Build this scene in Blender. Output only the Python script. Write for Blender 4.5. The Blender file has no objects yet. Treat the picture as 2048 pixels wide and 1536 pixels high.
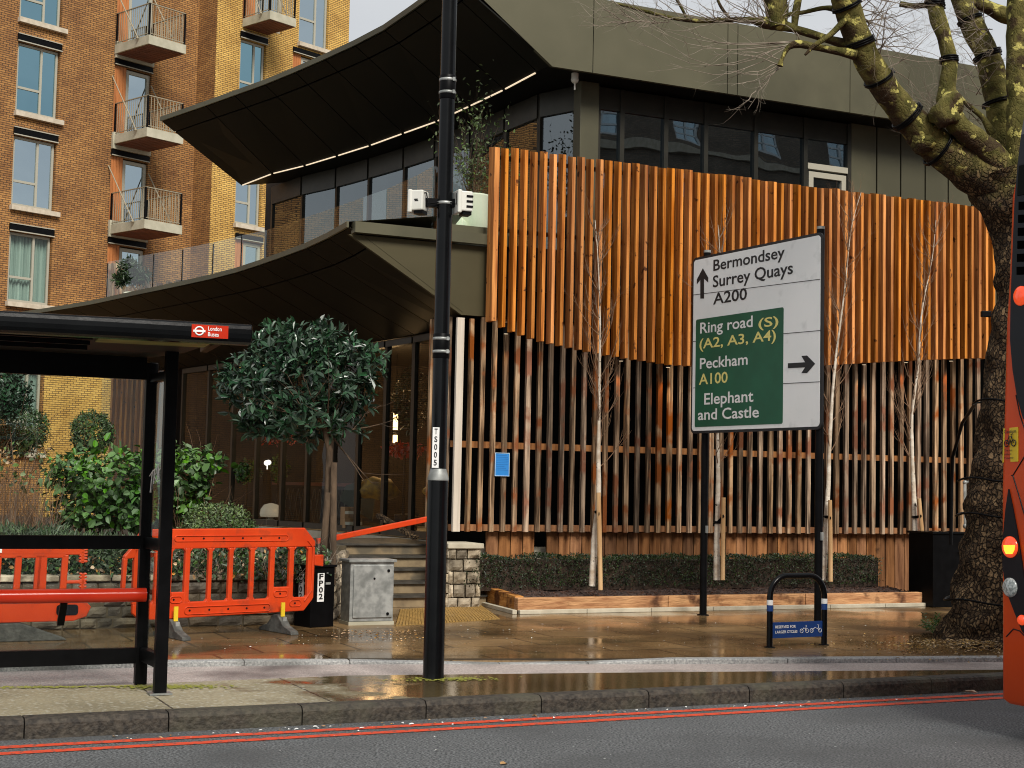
import bpy, bmesh, math, random
from mathutils import Vector as V, Matrix, noise as mn
random.seed(11)
sc = bpy.context.scene
RAD = math.radians
# ------------------------------------------------------------------ camera
FPX = 2958.0                     # 52 mm lens on a 2048 px wide frame
PITCH = math.atan(202 / FPX); ROLL = RAD(1.2); EYE = 1.55
C0 = V((0, 0, EYE))
_f = V((0, math.cos(PITCH), math.sin(PITCH))); _r = V((1, 0, 0)); _u = V((0, -math.sin(PITCH), math.cos(PITCH)))
CR = _r * math.cos(ROLL) + _u * math.sin(ROLL); CU = _u * math.cos(ROLL) - _r * math.sin(ROLL); CF = _f
cd = bpy.data.cameras.new('camera'); cam = bpy.data.objects.new('camera', cd); sc.collection.objects.link(cam)
cd.lens = 52; cd.sensor_width = 36; cd.clip_end = 2000; cd.clip_start = 0.05
cam.matrix_world = Matrix(((CR.x, CU.x, -CF.x, C0.x), (CR.y, CU.y, -CF.y, C0.y), (CR.z, CU.z, -CF.z, C0.z), (0, 0, 0, 1)))
sc.camera = cam
# ------------------------------------------------------------------ sky, sun, exposure
SUN_EL, SUN_AZ = RAD(42), RAD(155)       # azimuth clockwise from +Y: behind the camera, to the right
w = bpy.data.worlds.new("World"); sc.world = w; w.use_nodes = True
nt = w.node_tree; nt.nodes.clear()
wo = nt.nodes.new('ShaderNodeOutputWorld'); add = nt.nodes.new('ShaderNodeAddShader')
b1 = nt.nodes.new('ShaderNodeBackground'); b2 = nt.nodes.new('ShaderNodeBackground')
sky = nt.nodes.new('ShaderNodeTexSky'); sky.sky_type = 'NISHITA'; sky.sun_disc = False
sky.sun_elevation = SUN_EL; sky.sun_rotation = SUN_AZ
b1.inputs['Strength'].default_value = 0.01
tc = nt.nodes.new('ShaderNodeTexCoord'); mp = nt.nodes.new('ShaderNodeMapping'); mp.inputs['Scale'].default_value = (1.2, 1.2, 3.0)
nz = nt.nodes.new('ShaderNodeTexNoise'); nz.inputs['Scale'].default_value = 2.2; nz.inputs['Detail'].default_value = 5
cr = nt.nodes.new('ShaderNodeValToRGB')
cr.color_ramp.elements[0].position = 0.3; cr.color_ramp.elements[0].color = (0.60, 0.62, 0.64, 1)
cr.color_ramp.elements[1].position = 0.7; cr.color_ramp.elements[1].color = (0.84, 0.84, 0.83, 1)
b2.inputs['Strength'].default_value = 0.545
L = nt.links.new
L(tc.outputs['Generated'], mp.inputs['Vector']); L(mp.outputs['Vector'], nz.inputs['Vector']); L(nz.outputs['Fac'], cr.inputs['Fac'])
L(cr.outputs['Color'], b2.inputs['Color']); L(sky.outputs['Color'], b1.inputs['Color'])
L(b1.outputs[0], add.inputs[0]); L(b2.outputs[0], add.inputs[1]); L(add.outputs[0], wo.inputs['Surface'])
sd = bpy.data.lights.new('sun', 'SUN'); so = bpy.data.objects.new('sun', sd); sc.collection.objects.link(so)
sd.energy = 2.7; sd.angle = RAD(22); sd.color = (1.0, 0.95, 0.87)
sdir = V((math.sin(SUN_AZ) * math.cos(SUN_EL), math.cos(SUN_AZ) * math.cos(SUN_EL), math.sin(SUN_EL)))
so.rotation_euler = sdir.to_track_quat('Z', 'Y').to_euler()
vs = sc.view_settings; vs.view_transform = 'Standard'; vs.look = 'None'; vs.gamma = 1; vs.exposure = 0.62
sc.render.engine = 'CYCLES'; sc.cycles.use_denoising = True; sc.cycles.max_bounces = 7; sc.cycles.transparent_max_bounces = 24
sc.cycles.sample_clamp_indirect = 6; sc.cycles.filter_width = 1.05
# ------------------------------------------------------------------ where things stand
def ray(px, py):
    return CF * FPX + CR * (px - 1024) + CU * (768 - py)
def onz(px, py, z):
    d = ray(px, py); return C0 + d * ((z - EYE) / d.z)
def atY(px, py, Y):
    d = ray(px, py); return C0 + d * (Y / d.y)
def onpl(px, py, p, n):
    d = ray(px, py); return C0 + d * ((p - C0).dot(n) / d.dot(n))
def proj(p):
    d = V(p) - C0; k = FPX / d.dot(CF); return 1024 + d.dot(CR) * k, 768 - d.dot(CU) * k
Z = V((0, 0, 1)); X = V((1, 0, 0)); Y = V((0, 1, 0))
A25 = RAD(25); RU = V((math.cos(A25), math.sin(A25), 0)); RN = V((-math.sin(A25), math.cos(A25), 0))   # along the street / away from it
ROADZ = -0.13
# ------------------------------------------------------------------ mesh builder
WL = {}
class MB:
    def __init__(s): s.v = []; s.f = []; s.m = []; s.sm = []
    def add(s, vs_, fs, m=0, smooth=False):
        o = len(s.v); s.v.extend([V(q) for q in vs_])
        for q in fs: s.f.append(tuple(i + o for i in q)); s.m.append(m); s.sm.append(smooth)
        return s
    def quad(s, a, b, c, d, m=0): return s.add([a, b, c, d], [(0, 1, 2, 3)], m)
    def box(s, c, size, ax=None, m=0):
        ax = ax or (X, Y, Z); c = V(c); h = [ax[i] * (size[i] / 2) for i in range(3)]
        p = [c + h[0] * i + h[1] * j + h[2] * k for k in (-1, 1) for j in (-1, 1) for i in (-1, 1)]
        return s.add(p, [(0, 2, 3, 1), (4, 5, 7, 6), (0, 1, 5, 4), (2, 6, 7, 3), (0, 4, 6, 2), (1, 3, 7, 5)], m)
    def bar(s, a, b, w, h, up=Z, m=0):
        a = V(a); b = V(b); t = (b - a); l = t.length; t.normalize(); sd_ = t.cross(up)
        if sd_.length < 1e-4: sd_ = t.cross(X)
        sd_.normalize(); u2 = sd_.cross(t)
        return s.box((a + b) / 2, (l, w, h), (t, sd_, u2), m)
    def prism(s, poly, ext, m=0):
        n = len(poly); p = [V(q) for q in poly]; ext = V(ext); p2 = [q + ext for q in p]
        fs = [tuple(range(n)), tuple(range(2 * n - 1, n - 1, -1))] + [(i, i + n, (i + 1) % n + n, (i + 1) % n) for i in range(n)]
        return s.add(p + p2, fs, m)
    def tube(s, pts, rad, n=8, m=0, smooth=True, cap=True, wob=0.0, ws=3.0):
        pts = [V(q) for q in pts]; k = len(pts)
        if not hasattr(rad, '__len__'): rad = [rad] * k
        t0 = (pts[1] - pts[0]).normalized(); a = t0.orthogonal().normalized(); vs_ = []
        for i in range(k):
            t = (pts[min(i + 1, k - 1)] - pts[max(i - 1, 0)]).normalized()
            a = (a - t * a.dot(t)); a = a.normalized() if a.length > 1e-5 else t.orthogonal().normalized()
            b = t.cross(a)
            for j in range(n):
                th = 2 * math.pi * j / n; d = a * math.cos(th) + b * math.sin(th); r = rad[i]
                if wob: r *= 1 + wob * mn.noise((pts[i] + d * rad[i]) * ws)
                vs_.append(pts[i] + d * r)
        fs = [(i * n + j, i * n + (j + 1) % n, (i + 1) * n + (j + 1) % n, (i + 1) * n + j) for i in range(k - 1) for j in range(n)]
        s.add(vs_, fs, m, smooth)
        if cap:
            s.add(vs_[:n], [tuple(range(n - 1, -1, -1))], m); s.add(vs_[-n:], [tuple(range(n))], m)
        return s
    def ball(s, c, r, n=12, m=0, wob=0.0, ws=2.0):
        c = V(c); r = (r, r, r) if not hasattr(r, '__len__') else r; k = n // 2 + 1; vs_ = []
        for i in range(k + 1):
            ph = math.pi * i / k
            for j in range(n):
                th = 2 * math.pi * j / n
                q = V((math.sin(ph) * math.cos(th), math.sin(ph) * math.sin(th), math.cos(ph)))
                kk = 1 + wob * mn.noise((c + V((q.x * r[0], q.y * r[1], q.z * r[2]))) * ws) if wob else 1
                vs_.append(c + V((q.x * r[0], q.y * r[1], q.z * r[2])) * kk)
        fs = [(i * n + j, (i + 1) * n + j, (i + 1) * n + (j + 1) % n, i * n + (j + 1) % n) for i in range(k) for j in range(n)]
        return s.add(vs_, fs, m, True)
    def lathe(s, c, prof, n=20, m=0, smooth=True):
        c = V(c); vs_ = []
        for r, z in prof:
            for j in range(n):
                th = 2 * math.pi * j / n; vs_.append(c + V((r * math.cos(th), r * math.sin(th), z)))
        k = len(prof)
        s.add(vs_, [(i * n + j, i * n + (j + 1) % n, (i + 1) * n + (j + 1) % n, (i + 1) * n + j) for i in range(k - 1) for j in range(n)], m, smooth)
        s.add(vs_[:n], [tuple(range(n - 1, -1, -1))], m); s.add(vs_[-n:], [tuple(range(n))], m)
        return s
    def leaf(s, p, d, nr, l, wd, m=0, fold=0.15):
        t = d.cross(nr)
        if t.length < 1e-3: t = d.orthogonal()
        t.normalize(); n2 = t.cross(d).normalized()
        a = p; e = p + d * l - n2 * (l * 0.12)
        r1 = p + d * (l * .3) + t * (wd * .45) + n2 * (wd * fold); r2 = p + d * (l * .72) + t * (wd * .4) + n2 * (wd * fold * .6)
        l1 = p + d * (l * .3) - t * (wd * .45) + n2 * (wd * fold); l2 = p + d * (l * .72) - t * (wd * .4) + n2 * (wd * fold * .6)
        return s.add([a, r1, r2, e, l2, l1], [(0, 1, 2, 3), (0, 3, 4, 5)], m)
    def build(s, name, mats, parent=None, label=None, cat=None, group=None, kind=None, uv=False, bev=0.0, recalc=True, loc=None):
        me = bpy.data.meshes.new(name)
        if parent is not None: loc = WL[parent.name]
        elif loc is None:
            xs = [q.x for q in s.v]; ys = [q.y for q in s.v]
            loc = V(((min(xs) + max(xs)) / 2, (min(ys) + max(ys)) / 2, min(q.z for q in s.v)))
        loc = V(loc)
        me.from_pydata([q - loc for q in s.v], [], s.f)
        mats = mats if isinstance(mats, (list, tuple)) else [mats]
        for q in mats: me.materials.append(q)
        me.polygons.foreach_set('material_index', s.m); me.polygons.foreach_set('use_smooth', s.sm)
        if recalc:
            bm = bmesh.new(); bm.from_mesh(me); bmesh.ops.recalc_face_normals(bm, faces=bm.faces); bm.to_mesh(me); bm.free()
        if uv:
            ul = me.uv_layers.new(name='UVMap').data
            for p in me.polygons:
                n = p.normal
                t = Z.cross(n)
                if t.length < 0.3: f_ = lambda q: (q.dot(RU), q.dot(RN))
                else:
                    t.normalize(); f_ = lambda q, t=t: (q.dot(t), q.z)
                for li in p.loop_indices: ul[li].uv = f_(me.vertices[me.loops[li].vertex_index].co + loc)
        me.update()
        o = bpy.data.objects.new(name, me); sc.collection.objects.link(o)
        if parent is not None: o.parent = parent; WL[o.name] = loc
        if parent is None: o.location = loc; WL[o.name] = loc
        elif WL[parent.name] != loc: pass
        if bev:
            bm_ = o.modifiers.new('bevel', 'BEVEL'); bm_.width = bev; bm_.segments = 2; bm_.limit_method = 'ANGLE'; bm_.angle_limit = RAD(40)
        tag(o, label, cat, group, kind)
        return o
def tag(o, label=None, cat=None, group=None, kind=None):
    if label: o['label'] = label
    if cat: o['category'] = cat
    if group: o['group'] = group
    if kind: o['kind'] = kind
    return o
def thing(name, label, cat, loc, group=None, kind=None):
    o = bpy.data.objects.new(name, None); sc.collection.objects.link(o); o.location = V(loc); WL[o.name] = V(loc)
    o.empty_display_size = 0.2
    return tag(o, label, cat, group, kind)
def crom(pts, n):
    """smooth curve through pts, n samples even in arc length"""
    pts = [V(p) for p in pts]; P = [pts[0] * 2 - pts[1]] + pts + [pts[-1] * 2 - pts[-2]]; out = []
    for i in range(1, len(P) - 2):
        for k in range(16):
            t = k / 16; a, b, c, d = P[i - 1], P[i], P[i + 1], P[i + 2]
            out.append(0.5 * ((2 * b) + (c - a) * t + (2 * a - 5 * b + 4 * c - d) * t * t + (3 * b - a - 3 * c + d) * t ** 3))
    out.append(pts[-1]); ln = [0]
    for i in range(1, len(out)): ln.append(ln[-1] + (out[i] - out[i - 1]).length)
    res = []; j = 0
    for k in range(n):
        s_ = ln[-1] * k / (n - 1)
        while j < len(ln) - 2 and ln[j + 1] < s_: j += 1
        q = (s_ - ln[j]) / max(1e-9, ln[j + 1] - ln[j]); res.append(out[j].lerp(out[j + 1], min(1, max(0, q))))
    return res
# ------------------------------------------------------------------ text
_tc = {}
def glyphs(txt, bold):
    if (txt, bold) in _tc: return _tc[(txt, bold)]
    c = bpy.data.curves.new('t', 'FONT'); c.body = txt; c.size = 1; c.offset = bold; c.resolution_u = 3; c.extrude = 0.0
    o = bpy.data.objects.new('t', c); sc.collection.objects.link(o)
    dg = bpy.context.evaluated_depsgraph_get(); me = bpy.data.meshes.new_from_object(o.evaluated_get(dg))
    r = ([v.co.copy() for v in me.vertices], [tuple(p.vertices) for p in me.polygons])
    bpy.data.objects.remove(o); bpy.data.curves.remove(c); bpy.data.meshes.remove(me)
    _tc[(txt, bold)] = r; return r
def text(mb, txt, org, right, up, capt, width=None, bold=0.0, m=0, lift=0.004):
    """letters lying on a face; org = left end of the baseline, capt = height of a capital"""
    vv, ff = glyphs(txt, bold); nrm = right.cross(up).normalized()
    x0 = min(q.x for q in vv); x1 = max(q.x for q in vv); sy = capt / 0.69
    sx = (width / (x1 - x0)) if width else sy
    mb.add([org + right * ((q.x - x0) * sx) + up * (q.y * sy) + nrm * lift for q in vv], ff, m)
# ------------------------------------------------------------------ materials
def rgb(c): return (c[0], c[1], c[2], 1)
def M(name, c1, c2=None, scale=4.0, rough=0.6, rough2=None, metal=0.0, bump=0.0, bscale=None, stretch=(1, 1, 1), detail=6, lo=0.35, hi=0.65,
      island=0.0, satj=.8, spec=0.5, c3=None, s3=1.0, lo3=0.5, hi3=0.62, rot=0.0, coat=0.0, emit=None, estr=0.0, trans=0.0):
    """one procedural principled material: two colours mixed by noise, a third in patches, value jitter per island"""
    m = bpy.data.materials.new(name); m.use_nodes = True; t = m.node_tree; N = t.nodes; Lk = t.links.new
    b = N['Principled BSDF']
    tcn = N.new('ShaderNodeTexCoord'); mpn = N.new('ShaderNodeMapping'); mpn.inputs['Scale'].default_value = stretch; mpn.inputs['Rotation'].default_value = (0, 0, rot)
    Lk(tcn.outputs['Object'], mpn.inputs['Vector'])
    n1 = N.new('ShaderNodeTexNoise'); n1.inputs['Scale'].default_value = scale; n1.inputs['Detail'].default_value = detail
    Lk(mpn.outputs['Vector'], n1.inputs['Vector'])
    rp = N.new('ShaderNodeValToRGB'); e = rp.color_ramp.elements; e[0].position = lo; e[1].position = hi; e[0].color = rgb(c1); e[1].color = rgb(c2 or c1)
    Lk(n1.outputs['Fac'], rp.inputs['Fac']); col = rp.outputs['Color']
    if c3:
        n3 = N.new('ShaderNodeTexNoise'); n3.inputs['Scale'].default_value = s3; n3.inputs['Detail'].default_value = 8
        Lk(tcn.outputs['Object'], n3.inputs['Vector'])
        mr = N.new('ShaderNodeMapRange'); mr.inputs['From Min'].default_value = lo3; mr.inputs['From Max'].default_value = hi3
        Lk(n3.outputs['Fac'], mr.inputs['Value'])
        mx = N.new('ShaderNodeMix'); mx.data_type = 'RGBA'; Lk(mr.outputs['Result'], mx.inputs['Factor']); Lk(col, mx.inputs['A']); mx.inputs['B'].default_value = rgb(c3)
        col = mx.outputs['Result']
    if island:
        g = N.new('ShaderNodeNewGeometry'); hs = N.new('ShaderNodeHueSaturation')
        mr = N.new('ShaderNodeMapRange'); mr.inputs['To Min'].default_value = 1 - island; mr.inputs['To Max'].default_value = 1 + island
        Lk(g.outputs['Random Per Island'], mr.inputs['Value']); Lk(mr.outputs['Result'], hs.inputs['Value'])
        m2 = N.new('ShaderNodeMath'); m2.operation = 'MULTIPLY_ADD'; m2.inputs[1].default_value = 7.31; m2.inputs[2].default_value = 0.0
        m3 = N.new('ShaderNodeMath'); m3.operation = 'FRACT'; Lk(g.outputs['Random Per Island'], m2.inputs[0]); Lk(m2.outputs[0], m3.inputs[0])
        mr2 = N.new('ShaderNodeMapRange'); mr2.inputs['To Min'].default_value = 1 - island * satj; mr2.inputs['To Max'].default_value = 1 + island * satj * .5
        Lk(m3.outputs[0], mr2.inputs['Value']); Lk(mr2.outputs['Result'], hs.inputs['Saturation'])
        Lk(col, hs.inputs['Color']); col = hs.outputs['Color']
    Lk(col, b.inputs['Base Color'])
    b.inputs['Metallic'].default_value = metal; b.inputs['Specular IOR Level'].default_value = spec
    if rough2 is None: b.inputs['Roughness'].default_value = rough
    else:
        n4 = N.new('ShaderNodeTexNoise'); n4.inputs['Scale'].default_value = s3 * 1.7; n4.inputs['Detail'].default_value = 5
        Lk(tcn.outputs['Object'], n4.inputs['Vector'])
        mr = N.new('ShaderNodeMapRange'); mr.inputs['From Min'].default_value = .4; mr.inputs['From Max'].default_value = .6
        mr.inputs['To Min'].default_value = rough; mr.inputs['To Max'].default_value = rough2
        Lk(n4.outputs['Fac'], mr.inputs['Value']); Lk(mr.outputs['Result'], b.inputs['Roughness'])
    if bump:
        bn = N.new('ShaderNodeTexNoise'); bn.inputs['Scale'].default_value = bscale or scale * 3; bn.inputs['Detail'].default_value = 6
        Lk(mpn.outputs['Vector'], bn.inputs['Vector'])
        bp = N.new('ShaderNodeBump'); bp.inputs['Strength'].default_value = min(1, bump); bp.inputs['Distance'].default_value = 0.02 * max(1, bump)
        Lk(bn.outputs['Fac'], bp.inputs['Height']); Lk(bp.outputs['Normal'], b.inputs['Normal'])
    if coat: b.inputs['Coat Weight'].default_value = coat; b.inputs['Coat Roughness'].default_value = 0.08
    if trans: b.inputs['Transmission Weight'].default_value = trans
    if emit: b.inputs['Emission Color'].default_value = rgb(emit); b.inputs['Emission Strength'].default_value = estr
    return m
def brickmat(name, ca, cb, cm, bw=.225, rh=.075, mortar=.012, rough=.85, bump=.6, vary=None, tile=False, off=.5, wet=None):
    m = bpy.data.materials.new(name); m.use_nodes = True; t = m.node_tree; N = t.nodes; Lk = t.links.new; b = N['Principled BSDF']
    uvn = N.new('ShaderNodeUVMap'); bk = N.new('ShaderNodeTexBrick')
    Lk(uvn.outputs['UV'], bk.inputs['Vector'])
    bk.inputs['Scale'].default_value = 1; bk.inputs['Brick Width'].default_value = bw; bk.inputs['Row Height'].default_value = rh; bk.offset = off
    bk.inputs['Mortar Size'].default_value = mortar; bk.inputs['Mortar Smooth'].default_value = .15; bk.inputs['Bias'].default_value = 0
    bk.inputs['Color1'].default_value = rgb(ca); bk.inputs['Color2'].default_value = rgb(cb); bk.inputs['Mortar'].default_value = rgb(cm)
    col = bk.outputs['Color']
    n1 = N.new('ShaderNodeTexNoise'); n1.inputs['Scale'].default_value = .8; n1.inputs['Detail'].default_value = 7; Lk(uvn.outputs['UV'], n1.inputs['Vector'])
    rp = N.new('ShaderNodeValToRGB'); rp.color_ramp.elements[0].position = .3; rp.color_ramp.elements[1].position = .7
    rp.color_ramp.elements[0].color = rgb(vary[0] if vary else (.75, .75, .75)); rp.color_ramp.elements[1].color = rgb(vary[1] if vary else (1.15, 1.15, 1.15))
    Lk(n1.outputs['Fac'], rp.inputs['Fac'])
    mx = N.new('ShaderNodeMix'); mx.data_type = 'RGBA'; mx.blend_type = 'MULTIPLY'; mx.inputs['Factor'].default_value = 1
    Lk(col, mx.inputs['A']); Lk(rp.outputs['Color'], mx.inputs['B']); col = mx.outputs['Result']
    n2 = N.new('ShaderNodeTexNoise'); n2.inputs['Scale'].default_value = 60 if not tile else 40; n2.inputs['Detail'].default_value = 5; Lk(uvn.outputs['UV'], n2.inputs['Vector'])
    mr = N.new('ShaderNodeMapRange'); mr.inputs['From Min'].default_value = .3; mr.inputs['From Max'].default_value = .7; mr.inputs['To Min'].default_value = .72; mr.inputs['To Max'].default_value = 1.25
    Lk(n2.outputs['Fac'], mr.inputs['Value'])
    mx2 = N.new('ShaderNodeMix'); mx2.data_type = 'RGBA'; mx2.blend_type = 'MULTIPLY'; mx2.inputs['Factor'].default_value = 1
    Lk(col, mx2.inputs['A']); Lk(mr.outputs['Result'], mx2.inputs['B']); Lk(mx2.outputs['Result'], b.inputs['Base Color'])
    if wet:
        n3 = N.new('ShaderNodeTexNoise'); n3.inputs['Scale'].default_value = wet[2]; n3.inputs['Detail'].default_value = 6; Lk(uvn.outputs['UV'], n3.inputs['Vector'])
        mr3 = N.new('ShaderNodeMapRange'); mr3.inputs['From Min'].default_value = .42; mr3.inputs['From Max'].default_value = .58
        mr3.inputs['To Min'].default_value = wet[0]; mr3.inputs['To Max'].default_value = wet[1]; Lk(n3.outputs['Fac'], mr3.inputs['Value']); Lk(mr3.outputs['Result'], b.inputs['Roughness'])
    else: b.inputs['Roughness'].default_value = rough
    ad = N.new('ShaderNodeMath'); ad.operation = 'MULTIPLY_ADD'; ad.inputs[1].default_value = .25; Lk(n2.outputs['Fac'], ad.inputs[0])
    iv = N.new('ShaderNodeMath'); iv.operation = 'SUBTRACT'; iv.inputs[0].default_value = 1; Lk(bk.outputs['Fac'], iv.inputs[1]); Lk(iv.outputs[0], ad.inputs[2])
    bp = N.new('ShaderNodeBump'); bp.inputs['Strength'].default_value = bump; bp.inputs['Distance'].default_value = .008
    Lk(ad.outputs[0], bp.inputs['Height']); Lk(bp.outputs['Normal'], b.inputs['Normal'])
    return m
def glassmat(name, tint=(.92, .97, .95), ior=1.55, base=0.0, rough=0.0, refl=(1, 1, 1), wav=0.0):
    """clear sheet glass: transparent with a Fresnel reflection; base adds the reflection of a solar coating"""
    m = bpy.data.materials.new(name); m.use_nodes = True; t = m.node_tree; N = t.nodes; Lk = t.links.new; N.clear()
    o = N.new('ShaderNodeOutputMaterial'); mx = N.new('ShaderNodeMixShader'); tr = N.new('ShaderNodeBsdfTransparent'); gl = N.new('ShaderNodeBsdfGlossy')
    tr.inputs['Color'].default_value = rgb(tint); gl.inputs['Roughness'].default_value = rough; gl.inputs['Color'].default_value = rgb(refl)
    fr = N.new('ShaderNodeFresnel'); fr.inputs['IOR'].default_value = ior
    ma = N.new('ShaderNodeMath'); ma.operation = 'MULTIPLY_ADD'; ma.use_clamp = True; ma.inputs[1].default_value = 1 - base; ma.inputs[2].default_value = base
    Lk(fr.outputs[0], ma.inputs[0])
    gm = N.new('ShaderNodeNewGeometry'); nb = N.new('ShaderNodeMath'); nb.operation = 'SUBTRACT'; nb.inputs[0].default_value = 1; Lk(gm.outputs['Backfacing'], nb.inputs[1])
    mu = N.new('ShaderNodeMath'); mu.operation = 'MULTIPLY'; Lk(ma.outputs[0], mu.inputs[0]); Lk(nb.outputs[0], mu.inputs[1]); Lk(mu.outputs[0], mx.inputs[0]); Lk(tr.outputs[0], mx.inputs[1]); Lk(gl.outputs[0], mx.inputs[2]); Lk(mx.outputs[0], o.inputs['Surface'])
    if wav:
        tcn = N.new('ShaderNodeTexCoord'); n1 = N.new('ShaderNodeTexNoise'); n1.inputs['Scale'].default_value = 1.1; n1.inputs['Detail'].default_value = 1
        Lk(tcn.outputs['Object'], n1.inputs['Vector']); bp = N.new('ShaderNodeBump'); bp.inputs['Strength'].default_value = wav; bp.inputs['Distance'].default_value = .05
        Lk(n1.outputs['Fac'], bp.inputs['Height']); Lk(bp.outputs['Normal'], gl.inputs['Normal']); Lk(bp.outputs['Normal'], fr.inputs['Normal'])
    return m
T = {}
T['brown_brick'] = brickmat('brown_brick', (.31, .148, .046), (.46, .24, .078), (.07, .04, .02), bw=.215, rh=.070, mortar=.010, bump=.7, vary=((.6, .52, .46), (1.1, 1.06, .95)))
T['yellow_brick'] = brickmat('yellow_brick', (.56, .34, .085), (.70, .45, .125), (.13, .08, .03), bw=.215, rh=.070, mortar=.010, bump=.7, vary=((.7, .62, .5), (1.1, 1.08, 1)))
T['dark_brick'] = brickmat('dark_brick', (.20, .15, .11), (.28, .21, .15), (.16, .14, .12))
T['frame'] = M('window_frame', (.36, .34, .27), rough=.5)
T['stone_sill'] = M('stone_sill', (.42, .36, .27), (.55, .48, .38), scale=6, rough=.8)
T['concrete'] = M('pale_concrete', (.36, .34, .25), (.46, .43, .33), scale=3, rough=.8)
T['black'] = M('black_metal', (.0022, .0022, .0025), (.004, .004, .0045), scale=8, rough=.42, spec=.09)
T['blackgloss'] = M('black_paint', (.0022, .0024, .003), (.0035, .004, .0045), scale=5, rough=.22, bump=.1, bscale=6, spec=.22)
T['railing'] = M('railing_steel', (.30, .26, .18), rough=.5)
T['cedar'] = M('cedar_cladding', (.36, .12, .03), (.50, .18, .05), scale=3, stretch=(14, 14, .6), rough=.6)
T['soffit_wood'] = M('balcony_deck', (.11, .035, .018), (.17, .055, .028), scale=2, rough=.7)
T['winglass'] = glassmat('window_glass', (.25, .33, .36), base=.55, refl=(.78, .93, 1.0), wav=.12)
T['roomdark'] = M('dim_room', (.012, .013, .012), rough=.9, spec=0.0)
T['curtain'] = M('curtain', (.20, .27, .24), (.34, .42, .37), scale=2.2, stretch=(6, 6, .05), rough=.9)
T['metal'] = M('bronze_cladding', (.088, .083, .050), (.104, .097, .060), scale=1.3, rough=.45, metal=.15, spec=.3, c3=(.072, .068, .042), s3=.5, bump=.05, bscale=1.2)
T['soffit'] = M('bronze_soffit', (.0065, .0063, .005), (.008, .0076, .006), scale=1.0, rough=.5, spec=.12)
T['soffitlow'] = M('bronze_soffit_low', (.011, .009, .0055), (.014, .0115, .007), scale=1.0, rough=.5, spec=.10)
T['gap'] = M('dark_gap', (.002, .002, .002), rough=.9, spec=0.0)
T['darkframe'] = M('bronze_frame', (.020, .019, .014), (.03, .028, .02), scale=4, rough=.4, metal=.4)
T['metalshade'] = M('shaded_brown_bronze', (.058, .049, .024), (.068, .058, .029), scale=1.3, rough=.45, spec=.25)  # the bronze cladding again, browner, with the lower fascia's shade put into the colour
T['ledlamp'] = M('light_strip', (1, .9, .75), emit=(1, .78, .52), estr=.5)
T['newwood'] = M('larch', (.30, .085, .012), (.66, .255, .050), scale=2.4, stretch=(9, 9, .45), rough=.62, island=.25, satj=.3, c3=(.11, .035, .010), s3=8.5, lo3=.655, hi3=.70, bump=.25, bscale=9, spec=.12)
T['oldwood'] = M('weathered_larch', (.060, .034, .018), (.42, .28, .17), scale=2.6, stretch=(9, 9, .5), rough=.75, lo=.38, hi=.64, island=.5, satj=.4, c3=(.20, .065, .022), s3=2.6, lo3=.52, hi3=.62, bump=.3, bscale=9, spec=.12)
T['plinthwood'] = M('plinth_boards', (.13, .052, .020), (.34, .155, .062), scale=2.5, stretch=(6, 6, .6), rough=.75, island=.5, satj=.15, spec=.12, bump=.3, bscale=9, c3=(.10, .045, .02), s3=4, lo3=.62, hi3=.72)
T['sleeper'] = M('oak_sleeper', (.32, .125, .034), (.58, .29, .10), scale=2.6, stretch=(1, 1, 7), rough=.75, spec=.15, island=.2, c3=(.10, .038, .014), s3=3.6, lo3=.54, hi3=.66, bump=.8, bscale=7)
T['clear'] = glassmat('clear_glass', (.93, .96, .945), ior=1.5, wav=.15)
T['balglass'] = glassmat('balustrade_glass', (.93, .98, .95), ior=1.45, base=.05)
T['dimglass'] = glassmat('restaurant_glass', (.87, .87, .85), ior=1.19, wav=.05)
T['upglass'] = glassmat('upper_glass', (.16, .18, .20), ior=1.5, base=.17, refl=(.72, .88, 1.0), wav=.08)
T['sideglass'] = glassmat('side_glass', (.30, .33, .34), ior=1.4, base=.16, refl=(.85, .95, 1.0), wav=.08)
T['tealglass'] = glassmat('teal_glass', (.2, .33, .36), base=.5, refl=(.42, .72, .84), wav=.12)
T['white'] = M('white_plastic', (.62, .62, .55), (.68, .67, .62), scale=5, rough=.45)
T['signwhite'] = M('sign_white', (.84, .86, .85), (.89, .90, .89), scale=2.0, rough=.45, c3=(.70, .72, .71), s3=5, lo3=.58, hi3=.75)
T['signgreen'] = M('sign_green', (.003, .082, .036), (.005, .105, .048), scale=3, rough=.42)
T['inkblack'] = M('ink_black', (.008, .008, .009), rough=.5)
T['inkwhite'] = M('ink_white', (.82, .82, .80), rough=.5)
T['inkyellow'] = M('ink_yellow', (.80, .70, .22), rough=.5)
T['galv'] = M('galvanised_steel', (.24, .25, .24), (.40, .41, .39), scale=14, rough=.45, metal=.35, c3=(.17, .18, .17), s3=5, lo3=.5, hi3=.7)
T['orange'] = M('barrier_orange', (.56, .044, .007), (.64, .060, .010), scale=3, rough=.42, spec=.3, c3=(.34, .045, .016), s3=7, lo3=.56, hi3=.74)
T['yellow'] = M('yellow_tag', (.72, .50, .02), rough=.5)
T['rubber'] = M('recycled_rubber', (.045, .045, .04), (.115, .113, .10), scale=12, rough=.8, bump=.4)
T['red'] = M('shelter_red', (.46, .022, .006), (.52, .030, .008), scale=3, rough=.22, coat=.12, spec=.3)
T['busred'] = M('bus_red', (.60, .058, .005), (.64, .068, .007), scale=2, rough=.32, spec=.25, coat=.06, c3=(.48, .05, .008), s3=3, lo3=.5, hi3=.8)
T['busblack'] = M('bus_black', (.006, .007, .010), rough=.35, spec=.22)
T['blue'] = M('notice_blue', (.02, .22, .62), (.03, .27, .70), scale=4, rough=.5)
T['navy'] = M('plate_blue', (.008, .045, .19), rough=.4)
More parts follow.
